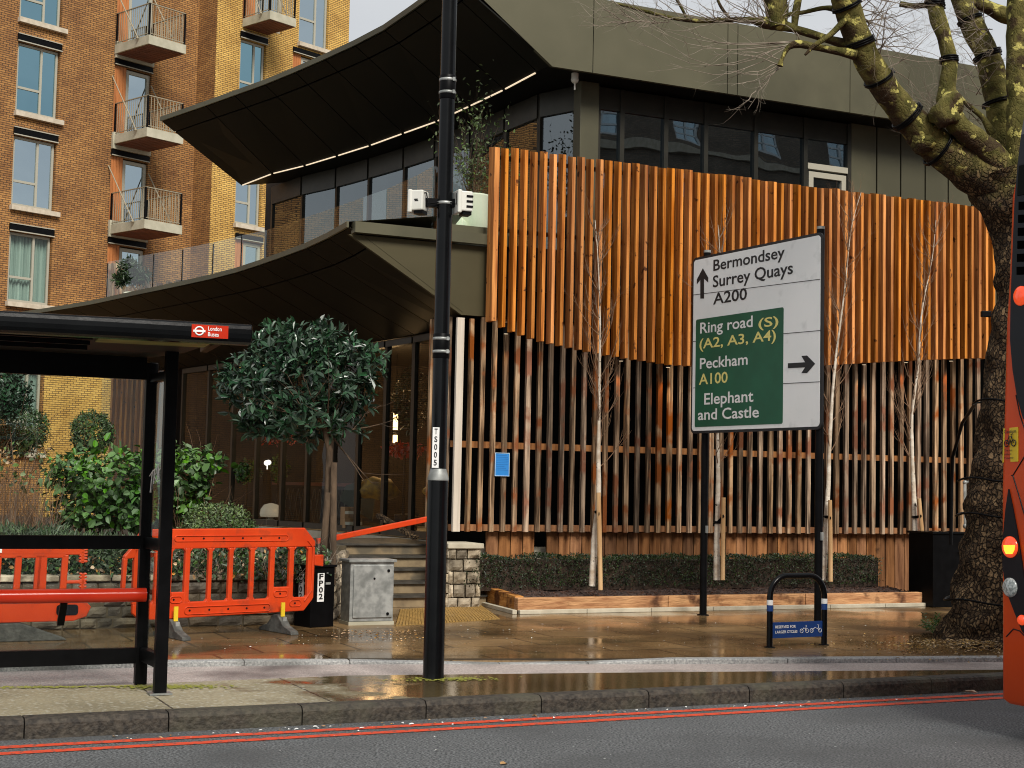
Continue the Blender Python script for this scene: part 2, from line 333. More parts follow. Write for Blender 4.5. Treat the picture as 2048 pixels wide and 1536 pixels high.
T['tan'] = M('cream_terracotta', (.66, .66, .52), (.74, .74, .62), scale=2, rough=.75)
T['soil'] = M('soil', (.02, .013, .008), (.05, .03, .018), scale=12, rough=.95, bump=.8)
T['mulch'] = M('bark_mulch', (.022, .009, .005), (.085, .034, .017), scale=20, rough=.9, island=.6)
T['stone'] = M('rubble_stone', (.17, .135, .09), (.50, .42, .30), scale=5, rough=.85, island=.6, satj=.2, bump=1.2, bscale=14, c3=(.11, .085, .055), s3=6, lo3=.5, hi3=.68)
T['stonedark'] = M('damp_stone', (.055, .045, .03), (.13, .105, .07), scale=5, rough=.8, island=.35, bump=1.0, bscale=14)
T['mortar'] = M('mortar', (.05, .038, .022), (.09, .07, .04), scale=12, rough=.95)
T['coping'] = M('coping_stone', (.40, .36, .27), (.52, .47, .36), scale=6, rough=.8)
T['barkplane'] = M('plane_bark', (.075, .068, .018), (.20, .18, .05), scale=5, rough=.85, c3=(.44, .40, .14), s3=4.5, lo3=.55, hi3=.6, bump=1.2, bscale=9)
T['barkrough'] = None
T['birch'] = M('birch_bark', (.46, .36, .26), (.72, .66, .56), scale=5, stretch=(1, 1, 1.6), rough=.8, c3=(.05, .035, .02), s3=16, lo3=.63, hi3=.68, bump=.3)
T['twig'] = M('twig', (.15, .08, .042), (.25, .15, .085), scale=6, rough=.8)
T['paletwig'] = M('pale_twig', (.17, .135, .10), (.28, .235, .185), scale=6, rough=.8)
T['stake'] = M('stake_wood', (.42, .24, .10), (.58, .38, .19), scale=3, stretch=(6, 6, .5), rough=.8, c3=(.2, .1, .04), s3=9, lo3=.62, hi3=.7)
T['bayleaf'] = M('glossy_leaf', (.013, .042, .020), (.034, .085, .040), scale=2.2, rough=.30, island=.5, spec=.6)
T['brightleaf'] = M('bright_leaf', (.045, .13, .018), (.10, .22, .03), scale=1.6, rough=.42, island=.5)
T['midleaf'] = M('mid_leaf', (.03, .07, .02), (.065, .12, .03), scale=2, rough=.5, island=.5)
T['hebe'] = M('yellowish_leaf', (.05, .10, .025), (.13, .19, .055), scale=3, rough=.5, island=.45)
T['darkleaf'] = M('dark_leaf', (.014, .034, .012), (.036, .07, .022), scale=2, rough=.45, island=.5)
T['greyleaf'] = M('greyish_leaf', (.05, .085, .04), (.11, .15, .075), scale=2, rough=.6, island=.5)
T['drybrown'] = M('dry_stem', (.16, .075, .035), (.28, .15, .08), scale=4, rough=.85, island=.5)
T['hedgeleaf'] = M('box_leaf', (.011, .024, .006), (.034, .058, .012), scale=2.5, rough=.5, island=.6)
T['deadleaf'] = M('dead_leaf', (.30, .15, .05), (.50, .30, .12), scale=3, rough=.8, island=.5)

def barkmat(name, dark, mid, pale, scale=15, zs=.55, moss=None):
    """plates of bark: warped Voronoi cells with deep cracks between them"""
    m = bpy.data.materials.new(name); m.use_nodes = True; t = m.node_tree; N = t.nodes; Lk = t.links.new; b = N['Principled BSDF']
    tcn = N.new('ShaderNodeTexCoord'); n0 = N.new('ShaderNodeTexNoise'); n0.inputs['Scale'].default_value = 6; n0.inputs['Detail'].default_value = 4
    Lk(tcn.outputs['Object'], n0.inputs['Vector'])
    vm = N.new('ShaderNodeVectorMath'); vm.operation = 'MULTIPLY_ADD'; vm.inputs[1].default_value = (.16, .16, .16); Lk(n0.outputs['Color'], vm.inputs[0]); Lk(tcn.outputs['Object'], vm.inputs[2])
    mpn = N.new('ShaderNodeMapping'); mpn.inputs['Scale'].default_value = (1, 1, zs); Lk(vm.outputs[0], mpn.inputs['Vector'])
    ve = N.new('ShaderNodeTexVoronoi'); ve.feature = 'DISTANCE_TO_EDGE'; ve.inputs['Scale'].default_value = scale; Lk(mpn.outputs[0], ve.inputs['Vector'])
    vc = N.new('ShaderNodeTexVoronoi'); vc.inputs['Scale'].default_value = scale; Lk(mpn.outputs[0], vc.inputs['Vector'])
    sp = N.new('ShaderNodeSeparateColor'); Lk(vc.outputs['Color'], sp.inputs[0])
    rp = N.new('ShaderNodeValToRGB'); e = rp.color_ramp.elements; e[0].color = rgb(mid); e[1].color = rgb(pale); e[0].position = .25; e[1].position = .95; Lk(sp.outputs[0], rp.inputs['Fac'])
    n2 = N.new('ShaderNodeTexNoise'); n2.inputs['Scale'].default_value = 45; n2.inputs['Detail'].default_value = 6; Lk(tcn.outputs['Object'], n2.inputs['Vector'])
    mr = N.new('ShaderNodeMapRange'); mr.inputs['From Min'].default_value = .0; mr.inputs['From Max'].default_value = .16; Lk(ve.outputs['Distance'], mr.inputs['Value'])
    mx = N.new('ShaderNodeMix'); mx.data_type = 'RGBA'; mx.inputs['A'].default_value = rgb(dark); Lk(mr.outputs[0], mx.inputs['Factor']); Lk(rp.outputs['Color'], mx.inputs['B']); col = mx.outputs['Result']
    m2 = N.new('ShaderNodeMapRange'); m2.inputs['From Min'].default_value = .3; m2.inputs['From Max'].default_value = .7; m2.inputs['To Min'].default_value = .55; m2.inputs['To Max'].default_value = 1.35; Lk(n2.outputs['Fac'], m2.inputs['Value'])
    mm = N.new('ShaderNodeMix'); mm.data_type = 'RGBA'; mm.blend_type = 'MULTIPLY'; mm.inputs['Factor'].default_value = 1; Lk(col, mm.inputs['A']); Lk(m2.outputs[0], mm.inputs['B']); Lk(mm.outputs['Result'], b.inputs['Base Color'])
    b.inputs['Roughness'].default_value = .9; b.inputs['Specular IOR Level'].default_value = .2
    ad = N.new('ShaderNodeMath'); ad.operation = 'MULTIPLY_ADD'; ad.inputs[1].default_value = .5; Lk(n2.outputs['Fac'], ad.inputs[0]); Lk(mr.outputs[0], ad.inputs[2])
    bp = N.new('ShaderNodeBump'); bp.inputs['Strength'].default_value = 1; bp.inputs['Distance'].default_value = .03; Lk(ad.outputs[0], bp.inputs['Height']); Lk(bp.outputs['Normal'], b.inputs['Normal'])
    return m
T['barkrough'] = barkmat('old_bark', (.014, .008, .004), (.055, .034, .017), (.19, .125, .066), scale=25, zs=.6)
T['limbbark'] = M('limb_bark', (.035, .026, .011), (.15, .115, .055), scale=8, rough=.9, detail=8, c3=(.24, .21, .08), s3=5, lo3=.6, hi3=.66, bump=1.4, bscale=22)
T['barksmooth'] = M('stake_bark', (.05, .032, .018), (.13, .085, .05), scale=11, stretch=(1, 1, .3), rough=.9, bump=.8)

def planebark():
    """rough old bark low down that gives way to mottled, mossy, flaking bark higher up the same tree"""
    m = barkmat('plane_tree_bark', (.012, .007, .004), (.050, .030, .015), (.165, .108, .056), scale=25, zs=.6); t = m.node_tree; N = t.nodes; Lk = t.links.new; b = N['Principled BSDF']
    old = b.inputs['Base Color'].links[0].from_socket
    tcn = N.new('ShaderNodeTexCoord')
    def noise(sc_, d=6, out='Fac'):
        n = N.new('ShaderNodeTexNoise'); n.inputs['Scale'].default_value = sc_; n.inputs['Detail'].default_value = d; Lk(tcn.outputs['Object'], n.inputs['Vector']); return n.outputs[out]
    def mix(fac, a, c, lo, hi):
        mr = N.new('ShaderNodeMapRange'); mr.inputs['From Min'].default_value = lo; mr.inputs['From Max'].default_value = hi; Lk(fac, mr.inputs['Value'])
        mx = N.new('ShaderNodeMix'); mx.data_type = 'RGBA'; Lk(mr.outputs[0], mx.inputs['Factor'])
        for k, q in (('A', a), ('B', c)):
            if isinstance(q, tuple): mx.inputs[k].default_value = rgb(q)
            else: Lk(q, mx.inputs[k])
        return mx.outputs['Result']
    c = mix(noise(7, 8), (.060, .056, .013), (.14, .12, .036), .38, .62)
    c = mix(noise(4.2, 8), c, (.045, .030, .014), .55, .62)
    c = mix(noise(8.5, 5), c, (.42, .38, .11), .582, .612)
    g = N.new('ShaderNodeNewGeometry'); sx = N.new('ShaderNodeSeparateXYZ'); Lk(g.outputs['Normal'], sx.inputs[0])
    ad = N.new('ShaderNodeMath'); ad.operation = 'MULTIPLY_ADD'; ad.inputs[1].default_value = -.35; Lk(sx.outputs['Z'], ad.inputs[0]); Lk(noise(5.5, 7), ad.inputs[2])
    c = mix(ad.outputs[0], c, (.040, .024, .012), .62, .78)          # moss keeps to the upper sides, bare brown bark below
    sp = N.new('ShaderNodeSeparateXYZ'); Lk(tcn.outputs['Object'], sp.inputs[0])
    ah = N.new('ShaderNodeMath'); ah.operation = 'MULTIPLY_ADD'; ah.inputs[1].default_value = 1.6; Lk(noise(3, 6), ah.inputs[0]); Lk(sp.outputs['Z'], ah.inputs[2])
    c = mix(ah.outputs[0], old, c, 5.35, 6.0); Lk(c, b.inputs['Base Color'])
    bpn = b.inputs['Normal'].links[0].from_node; ms = N.new('ShaderNodeMapRange'); ms.inputs['From Min'].default_value = 5.2; ms.inputs['From Max'].default_value = 6.2; ms.inputs['To Min'].default_value = 1; ms.inputs['To Max'].default_value = .4; Lk(ah.outputs[0], ms.inputs['Value']); Lk(ms.outputs[0], bpn.inputs['Strength'])
    return m
T['planebark'] = planebark()
# ================================================================== GROUND
def ext(pts, l0, l1):
    a = (pts[0] - pts[1]).normalized(); b = (pts[-1] - pts[-2]).normalized()
    return [pts[0] + a * l0] + list(pts) + [pts[-1] + b * l1]
T['asphalt'] = M('asphalt', (.030, .034, .037), (.26, .272, .278), scale=62, detail=3, lo=.36, hi=.66, rough=.75, bump=1.0, bscale=130, c3=(.085, .088, .09), s3=.9, lo3=.45, hi3=.75)
T['cycle'] = M('cycle_track_asphalt', (.30, .255, .235), (.62, .54, .50), scale=80, detail=3, rough=.55, bump=.6, bscale=150, c3=(.10, .08, .075), s3=.8, lo3=.5, hi3=.7)
T['kerb'] = M('kerb_stone', (.018, .0145, .011), (.066, .054, .040), scale=26, rough=.75, bump=.7, bscale=40, c3=(.078, .074, .046), s3=2.2, lo3=.5, hi3=.75)
T['granite'] = M('granite_kerb', (.22, .225, .225), (.46, .46, .44), scale=55, rough=.75, bump=.6, bscale=60, c3=(.12, .12, .11), s3=1.6, lo3=.5, hi3=.75)
T['island'] = brickmat('island_paving', (.27, .245, .175), (.33, .30, .22), (.05, .04, .025), bw=1.12, rh=3.0, mortar=.009, bump=.3, tile=True, off=0, vary=((.55, .52, .45), (1.25, 1.2, 1.1)))
def wet_end(m, x0, x1, wetcol):
    """one end of the paving lies dry and lichened, the other is soaked; a ragged tide mark between"""
    t = m.node_tree; N = t.nodes; Lk = t.links.new; b = N['Principled BSDF']; dry = b.inputs['Base Color'].links[0].from_socket
    uvn = N.new('ShaderNodeUVMap'); sx = N.new('ShaderNodeSeparateXYZ'); Lk(uvn.outputs['UV'], sx.inputs[0])
    n = N.new('ShaderNodeTexNoise'); n.inputs['Scale'].default_value = 3.0; n.inputs['Detail'].default_value = 8; Lk(uvn.outputs['UV'], n.inputs['Vector'])
    ad = N.new('ShaderNodeMath'); ad.operation = 'MULTIPLY_ADD'; ad.inputs[1].default_value = 3.2; Lk(n.outputs['Fac'], ad.inputs[0]); Lk(sx.outputs['X'], ad.inputs[2])
    mr = N.new('ShaderNodeMapRange'); mr.inputs['From Min'].default_value = x0 + 1.6; mr.inputs['From Max'].default_value = x1 + 1.6; Lk(ad.outputs[0], mr.inputs['Value'])
    n2 = N.new('ShaderNodeTexNoise'); n2.inputs['Scale'].default_value = 26; n2.inputs['Detail'].default_value = 5; Lk(uvn.outputs['UV'], n2.inputs['Vector'])
    m2 = N.new('ShaderNodeMapRange'); m2.inputs['From Min'].default_value = .55; m2.inputs['From Max'].default_value = .66; m2.inputs['To Max'].default_value = .75; Lk(n2.outputs['Fac'], m2.inputs['Value'])
    a = N.new('ShaderNodeMix'); a.data_type = 'RGBA'; Lk(m2.outputs[0], a.inputs['Factor']); Lk(dry, a.inputs['A']); a.inputs['B'].default_value = (.46, .45, .38, 1)
    c = N.new('ShaderNodeMix'); c.data_type = 'RGBA'; c.blend_type = 'MULTIPLY'; c.inputs['Factor'].default_value = 1; Lk(dry, c.inputs['A']); c.inputs['B'].default_value = rgb(wetcol)
    d = N.new('ShaderNodeMix'); d.data_type = 'RGBA'; Lk(mr.outputs[0], d.inputs['Factor']); Lk(a.outputs['Result'], d.inputs['A']); Lk(c.outputs['Result'], d.inputs['B']); Lk(d.outputs['Result'], b.inputs['Base Color'])
    r = N.new('ShaderNodeMapRange'); r.inputs['To Min'].default_value = .7; r.inputs['To Max'].default_value = .07; Lk(mr.outputs[0], r.inputs['Value']); Lk(r.outputs[0], b.inputs['Roughness'])
wet_end(T['island'], 3.1, 3.9, (.36, .31, .22))
T['footpath'] = brickmat('footpath_paving', (.165, .105, .050), (.255, .165, .078), (.05, .034, .018), bw=.92, rh=.62, mortar=.013, bump=.25, tile=True, vary=((.22, .19, .16), (1.35, 1.3, 1.2)), wet=(.05, .36, .7))
T['tactile'] = brickmat('tactile_paving', (.27, .165, .05), (.32, .20, .065), (.14, .09, .03), bw=.4, rh=.4, mortar=.006, bump=.2, tile=True, wet=(.2, .5, 1))
T['redline'] = M('red_line_paint', (.74, .070, .020), (.60, .06, .02), scale=14, rough=.55, c3=(.22, .07, .05), s3=26, lo3=.54, hi3=.62)
mb = MB(); mb.quad((-250, -150, ROADZ), (250, -150, ROADZ), (250, 350, ROADZ), (-250, 350, ROADZ)); mb.build('road', T['asphalt'], kind='structure', loc=(0, 0, ROADZ))
fr = ext([onz(0, 1440, 0), onz(2002, 1350, 0)], 9, 12)
bk = ext([onz(0, 1376, 0), onz(268, 1367, 0), onz(700, 1350, 0), onz(1350, 1343, 0), onz(2002, 1338.5, 0)], 9, 12)
fk = ext([onz(0, 1333, .012), onz(268, 1325, .012), onz(700, 1319, .012), onz(1000, 1319, .012), onz(1350, 1319, .012), onz(2002, 1315, .012)], 9, 12)
kd = (fr[-1] - fr[0]).normalized(); kn = V((-kd.y, kd.x, 0))
drop = lambda p, z: V((p.x, p.y, z))
# island: kerb stones in front, paving behind
inn = [drop(p + kn * .16, -.004) for p in fr]
mb = MB(); mb.prism([inn[0], inn[-1]] + [drop(p, -.004) for p in reversed(bk)], (0, 0, ROADZ + .002)); mb.build('island_pavement', T['island'], kind='structure', uv=True, loc=(0, 0, 0))
mb = MB(); ln = (fr[-1] - fr[0]).length; s = 0
while s < ln:
    a = fr[0] + kd * (s + .004); b_ = fr[0] + kd * min(ln, s + .91)
    prof = [(0, ROADZ - .02), (0, -.035), (.012, -.012), (.035, 0), (.158, 0), (.158, ROADZ - .02)]
    mb.prism([a + kn * q + Z * z for q, z in prof], b_ - a); s += .915
mb.build('island_kerb', T['kerb'], kind='structure', loc=(0, 0, 0))
mb = MB(); mb.prism([drop(p, -.03) for p in bk] + [drop(p + kn * .05, -.03) for p in reversed(fk)], (0, 0, ROADZ + .034)); mb.build('cycle_track', T['cycle'], kind='structure', loc=(0, 0, 0))
mb = MB(); mb.prism([drop(p + kn * .14, .006) for p in fk] + [V((120, 300, .006)), V((-120, 300, .006))], (0, 0, ROADZ)); mb.build('footpath', T['footpath'], kind='structure', uv=True, loc=(0, 0, 0))
mb = MB()
for i in range(len(fk) - 1):
    a, b_ = fk[i], fk[i + 1]; d = (b_ - a); l = d.length; d.normalize(); n_ = V((-d.y, d.x, 0)); k = max(1, round(l / .95))
    for j in range(k):
        p = a + d * (l * j / k + .004); q = a + d * (l * (j + 1) / k - .004)
        def hk(v):
            x = proj(v)[0]; f_ = min(1, max(0, (x - 640) / 200)) * min(1, max(0, (1300 - x) / 160)); return .014 - .040 * f_
        rows2 = []
        for v in (p, q): h_ = hk(v); rows2 += [drop(v, ROADZ), drop(v, h_ - .008), drop(v + n_ * .01, h_), drop(v + n_ * .145, h_), drop(v + n_ * .145, ROADZ)]
        mb.add(rows2, [(0, 1, 2, 3, 4), (9, 8, 7, 6, 5)] + [(w_, (w_ + 1) % 5, (w_ + 1) % 5 + 5, w_ + 5) for w_ in range(5)])
mb.build('footpath_kerb', T['granite'], kind='structure', loc=(0, 0, 0))
for i, (ya, yb) in enumerate(((1496, 1388.5), (1508.5, 1396.5))):
    a = onz(0, ya, ROADZ); b_ = onz(2002, yb, ROADZ); d = (b_ - a).normalized(); n_ = V((-d.y, d.x, 0)); a -= d * 9; b_ += d * 12
    mb = MB(); z_ = Z * .004
    mb.quad(a - n_ * .046 + z_, b_ - n_ * .046 + z_, b_ + n_ * .046 + z_, a + n_ * .046 + z_); mb.build('red_line', T['redline'], kind='structure')
# tactile paving in front of the steps: a sheet with raised blisters
tp = [onz(790, 1252, .010), onz(1000, 1238, .010), onz(960, 1210, .010), onz(800, 1219, .010)]
mb = MB(); mb.prism(tp, (0, 0, -.003))
for i in range(34):
    for j in range(16):
        p = tp[0].lerp(tp[1], (i + .5) / 34).lerp(tp[3].lerp(tp[2], (i + .5) / 34), (j + .5) / 16); mb.box(p + Z * .004, (.03, .03, .012), (RU, RN, Z))
mb.build('tactile_paving', T['tactile'], kind='structure', uv=True)
# moss and lichen round the post feet
T['moss'] = M('lime_lichen', (.20, .22, .03), (.36, .36, .05), scale=30, rough=.9, bump=.5)
def patch(c, rx, ry, ang, n, seed):
    mb = MB(); rnd = random.Random(seed); a = V((math.cos(ang), math.sin(ang), 0)); b_ = V((-a.y, a.x, 0))
    for _ in range(n):
        x, y_ = rnd.gauss(0, .42), rnd.gauss(0, .42); p = drop(V(c), .0015 + rnd.random() * .002) + a * (rx * x) + b_ * (ry * y_); r = rnd.uniform(.004, .018); k = 7; t0 = rnd.random() * 6
        mb.add([p + V((math.cos(t0 + q * 6.283 / k), math.sin(t0 + q * 6.283 / k), 0)) * r * rnd.uniform(.5, 1.2) for q in range(k)], [tuple(range(k))])
    mb.build('lichen', T['moss'], kind='stuff', recalc=False)
patch(onz(900, 1358, 0), .42, .13, A25 - .2, 420, 1)
patch(onz(350, 1374, 0), .45, .14, A25 - .2, 420, 2)
patch(onz(110, 1374, 0), 1.3, .06, A25 - .22, 600, 3)
# ================================================================== BRICK APARTMENT BLOCK
AA = RAD(41); A1 = V((math.sin(AA), math.cos(AA), 0)); AN = V((math.cos(AA), -math.sin(AA), 0))   # along the wall / outwards
P1 = drop(atY(50, 600, 47), 0)
apt = thing('apartment_block', 'tall golden brown brick apartment block with steel balconies behind the restaurant', 'building', P1)
def hit(px, py, P, n=AN, d=A1):
    q = onpl(px, py, P, n) - P; return q.dot(d), q.z
def wall_open(mb, P, s0, s1, z0, z1, ops, depth=.22, m=0, mroom=1, d=A1, n=AN):
    us = sorted(set([s0, s1] + [q for o in ops for q in o[:2]])); zs = sorted(set([z0, z1] + [q for o in ops for q in o[2:4]]))
    pt = lambda u_, z_, k=0.0: P + d * u_ + Z * z_ - n * k
    for i in range(len(us) - 1):
        for j in range(len(zs) - 1):
            uc, zc = (us[i] + us[i + 1]) / 2, (zs[j] + zs[j + 1]) / 2
            if any(o[0] < uc < o[1] and o[2] < zc < o[3] for o in ops): continue
            mb.quad(pt(us[i], zs[j]), pt(us[i + 1], zs[j]), pt(us[i + 1], zs[j + 1]), pt(us[i], zs[j + 1]), m)
    for a, b_, c, e in [o[:4] for o in ops]:
        for p, q in (((a, c), (b_, c)), ((b_, c), (b_, e)), ((b_, e), (a, e)), ((a, e), (a, c))):
            mb.quad(pt(*p), pt(*q), pt(*q, depth), pt(*p, depth), m)
        mb.quad(pt(a, c, depth + .5), pt(b_, c, depth + .5), pt(b_, e, depth + .5), pt(a, e, depth + .5), mroom)
def frame_bars(mb, P, d, n, a, b_, c, e, w_, dep, k, vs_=(), hs=(), m=0):
    pt = lambda u_, z_: P + d * u_ + Z * z_ - n * k
    B = lambda u0, u1, z0, z1: mb.box(pt((u0 + u1) / 2, (z0 + z1) / 2), (u1 - u0, dep, z1 - z0), (d, n, Z), m)
    B(a, a + w_, c, e); B(b_ - w_, b_, c, e); B(a + w_, b_ - w_, c, c + w_); B(a + w_, b_ - w_, e - w_, e)
    for x in vs_: B(x - w_ / 2, x + w_ / 2, c + w_, e - w_)
    for (x0, x1, z_) in hs: B(x0, x1, z_ - w_ / 2, z_ + w_ / 2)
def window(P, o, curtain=False, dark=False, sill=True, lintel=True, d=A1, n=AN, par=None, blind=0, gl=None):
    a, b_, c, e = o; mid = a + (b_ - a) * .60; tr = c + (e - c) * .36
    mb = MB(); frame_bars(mb, P, d, n, a + .03, b_ - .03, c + .02, e - .02, .075, .07, .14, (mid,), ((a + .1, mid - .035, tr),))
    wn = mb.build('window', T['frame'], par)
    mb = MB(); mb.box(P + d * ((a + b_) / 2) + Z * ((c + e) / 2) - n * .15, (b_ - a - .08, .012, e - c - .06), (d, n, Z)); mb.build('pane', T['clear'] if curtain else (gl or T['winglass']), wn)
    if curtain:
        mb = MB(); k = 44
        pts = [P + d * (a + (b_ - a) * i / k) - n * (.30 + .05 * math.sin(i * 1.9) + .02 * math.sin(i * .7)) for i in range(k + 1)]
        for i in range(k): mb.quad(pts[i] + Z * c, pts[i + 1] + Z * c, pts[i + 1] + Z * e, pts[i] + Z * e)
        mb.build('curtain', T['curtain'], wn)
    if blind:
        mb = MB(); mb.box(P + d * ((a + b_) / 2) + Z * (e - blind / 2) - n * .2, (b_ - a - .1, .01, blind), (d, n, Z)); mb.build('blind', T['signwhite'], wn)
    if sill:
        mb = MB(); mb.box(P + d * ((a + b_) / 2 + .05) + Z * (c - .08) + n * .01, (b_ - a + .2, .28, .15), (d, n, Z)); mb.build('sill', T['stone_sill'], wn)
    if lintel:
        mb = MB(); mb.box(P + d * ((a + b_) / 2) + Z * (e + .13) + n * .0, (b_ - a + .06, .10, .22), (d, n, Z)); lt = mb.build('shutter_box', T['black'], wn)
        mb = MB(); mb.box(P + d * ((a + b_) / 2) + Z * (e + .015) + n * .06, (b_ - a + .06, .03, .035), (d, n, Z)); mb.box(P + d * ((a + b_) / 2) + Z * (e + .25) + n * .06, (b_ - a + .06, .03, .03), (d, n, Z)); mb.build('trim', T['frame'], wn)
    return wn
# plane 1: four storeys of tall windows and a stack of balconies
s0, _ = hit(25, 340, P1); s1, _ = hit(111, 350, P1)
rows = []
for (tx, ty, bx, by) in ((42, -85, 36, 34), (30, 80, 28, 221), (24, 268, 19, 409), (18, 461, 12, 602), (14, 655, 8, 800)):
    rows.append((s0, s1, hit(bx, by, P1)[1], hit(tx, ty, P1)[1]))
lev = []                                   # balcony slab top heights, from the near lower corner of each slab
sd0, _ = hit(228, 180, P1); sd1, _ = hit(302, 190, P1)
dz_head = [hit(232, y_, P1)[1] for y_ in (-60, 130, 313, 490)]
doors = [(sd0, sd1, h - 2.75, h) for h in dz_head]
ends1 = hit(392, 200, P1)[0]
grd = [(hit(14, 800, P1)[0], hit(84, 800, P1)[0], hit(60, 905, P1)[1], hit(60, 735, P1)[1])]
mb = MB(); wall_open(mb, P1, -14, ends1, 0, 24, rows[:4] + doors + grd, mroom=1)
# return, block 2 and the hidden sides
P2 = P1 + A1 * ends1; dep2 = 1.05
P2 = P2 + AN * dep2
mb.quad(P1 + A1 * ends1, P2, P2 + Z * 24, P1 + A1 * ends1 + Z * 24, 0)
H2 = lambda px, py: hit(px, py, P2)
end2 = H2(697, 100)[0]
a0, a1 = H2(479, 150)[0], H2(531, 150)[0]
w2 = [(a0, a1, H2(480, 208)[1], H2(483, 76)[1]), (a0 - .0, a1, H2(474, 447)[1], H2(477, 322)[1])]
c0, c1 = H2(598, 50)[0], H2(657, 60)[0]
w2c = (c0, c1, H2(598, 84)[1], H2(598, -60)[1])
e0, e1 = H2(470, 500)[0], H2(524, 500)[0]
d2 = [(e0, e1, H2(470, 600)[1], H2(470, 478)[1]), (H2(586, 115)[0], H2(640, 115)[0], H2(586, 260)[1], H2(586, 105)[1]), (H2(486, 5)[0], H2(566, 5)[0], H2(486, 45)[1], H2(486, -90)[1])]
wall_open(mb, P2, 0, end2, 0, 24, w2 + [w2c] + d2, m=2, mroom=1)
E2 = P2 + A1 * end2; bk1 = P1 - A1 * 14
mb.quad(E2, E2 - AN * 9, E2 - AN * 9 + Z * 24, E2 + Z * 24, 2); mb.quad(bk1, bk1 - AN * 9, bk1 - AN * 9 + Z * 24, bk1 + Z * 24, 0)
mb.quad(E2 - AN * 9, bk1 - AN * 9, bk1 - AN * 9 + Z * 24, E2 - AN * 9 + Z * 24, 0)
mb.add([bk1 + Z * 23.9, P1 + A1 * ends1 + Z * 23.9, P2 + Z * 23.9, E2 + Z * 23.9, E2 - AN * 9 + Z * 23.9, bk1 - AN * 9 + Z * 23.9], [(0, 1, 2, 3, 4, 5)], 1)
# the pale yellow ground-floor bay beside the garden
Py = P1 + AN * .03; ya, yb = hit(86, 820, Py)[0], hit(250, 820, Py)[0]; zt = hit(150, 700, Py)[1]
mb.quad(Py + A1 * ya, Py + A1 * yb, Py + A1 * yb + Z * zt, Py + A1 * ya + Z * zt, 2)
mb.build('brick_wall', [T['brown_brick'], T['roomdark'], T['yellow_brick']], apt, uv=True, recalc=False)
for i, r in enumerate(rows[:4]): window(P1, r, curtain=(i == 3), par=apt, gl=T['tealglass'] if i < 2 else None)
window(P1, grd[0], curtain=True, par=apt, lintel=False)
window(P2, w2[0], par=apt, gl=T['tealglass']); window(P2, w2[1], par=apt, lintel=False); window(P2, w2c, par=apt, blind=1.1, lintel=False)
def door(P, o, d=A1, n=AN, split=.34):
    a, b_, c, e = o; m_ = a + (b_ - a) * split
    mb = MB(); mb.box(P + d * ((a + m_) / 2) + Z * ((c + e) / 2) - n * .10, (m_ - a, .04, e - c), (d, n, Z))
    k = int((m_ - a) / .11)
    for i in range(k): mb.box(P + d * (a + (i + .5) * (m_ - a) / k) + Z * ((c + e) / 2) - n * .07, ((m_ - a) / k - .012, .02, e - c), (d, n, Z))
    mb.build('cladding_panel', T['cedar'], apt)
    mb = MB(); frame_bars(mb, P, d, n, m_ + .02, b_ - .02, c, e - .05, .11, .08, .13); dr = mb.build('balcony_door', T['frame'], apt)
    mb = MB(); mb.box(P + d * ((m_ + b_) / 2) + Z * ((c + e) / 2) - n * .15, (b_ - m_ - .1, .012, e - c - .1), (d, n, Z)); mb.build('pane', T['winglass'], dr)
    mb = MB(); mb.tube([P + d * (m_ + .1) + Z * (c + 1.05) - n * .05, P + d * (m_ + .22) + Z * (c + 1.05) - n * .05], .018, 6); mb.build('handle', T['galv'], dr)
    mb = MB(); mb.box(P + d * ((a + b_) / 2) + Z * (e + .12) + n * .0, (b_ - a + .04, .10, .2), (d, n, Z)); mb.build('shutter_box', T['black'], apt)
    mb = MB(); mb.box(P + d * ((a + b_) / 2) + Z * (e + .03) + n * .06, (b_ - a + .04, .02, .03), (d, n, Z)); 
    if o in doors: mb.box(P + d * ((a + b_) / 2) + Z * (e + .52) + n * .03, (b_ - a + .04, .14, .56), (d, n, Z), 1)
    mb.build('door_head', [T['frame'], T['concrete']], apt)
for o in doors + d2: door(P1 if o in doors else P2, o)
def depth_for(P, s_, z_, px):
    lo_, hi_ = 0, 4
    for _ in range(40):
        m_ = (lo_ + hi_) / 2
        if proj(P + A1 * s_ + Z * z_ + AN * m_)[0] < px: lo_ = m_
        else: hi_ = m_
    return lo_
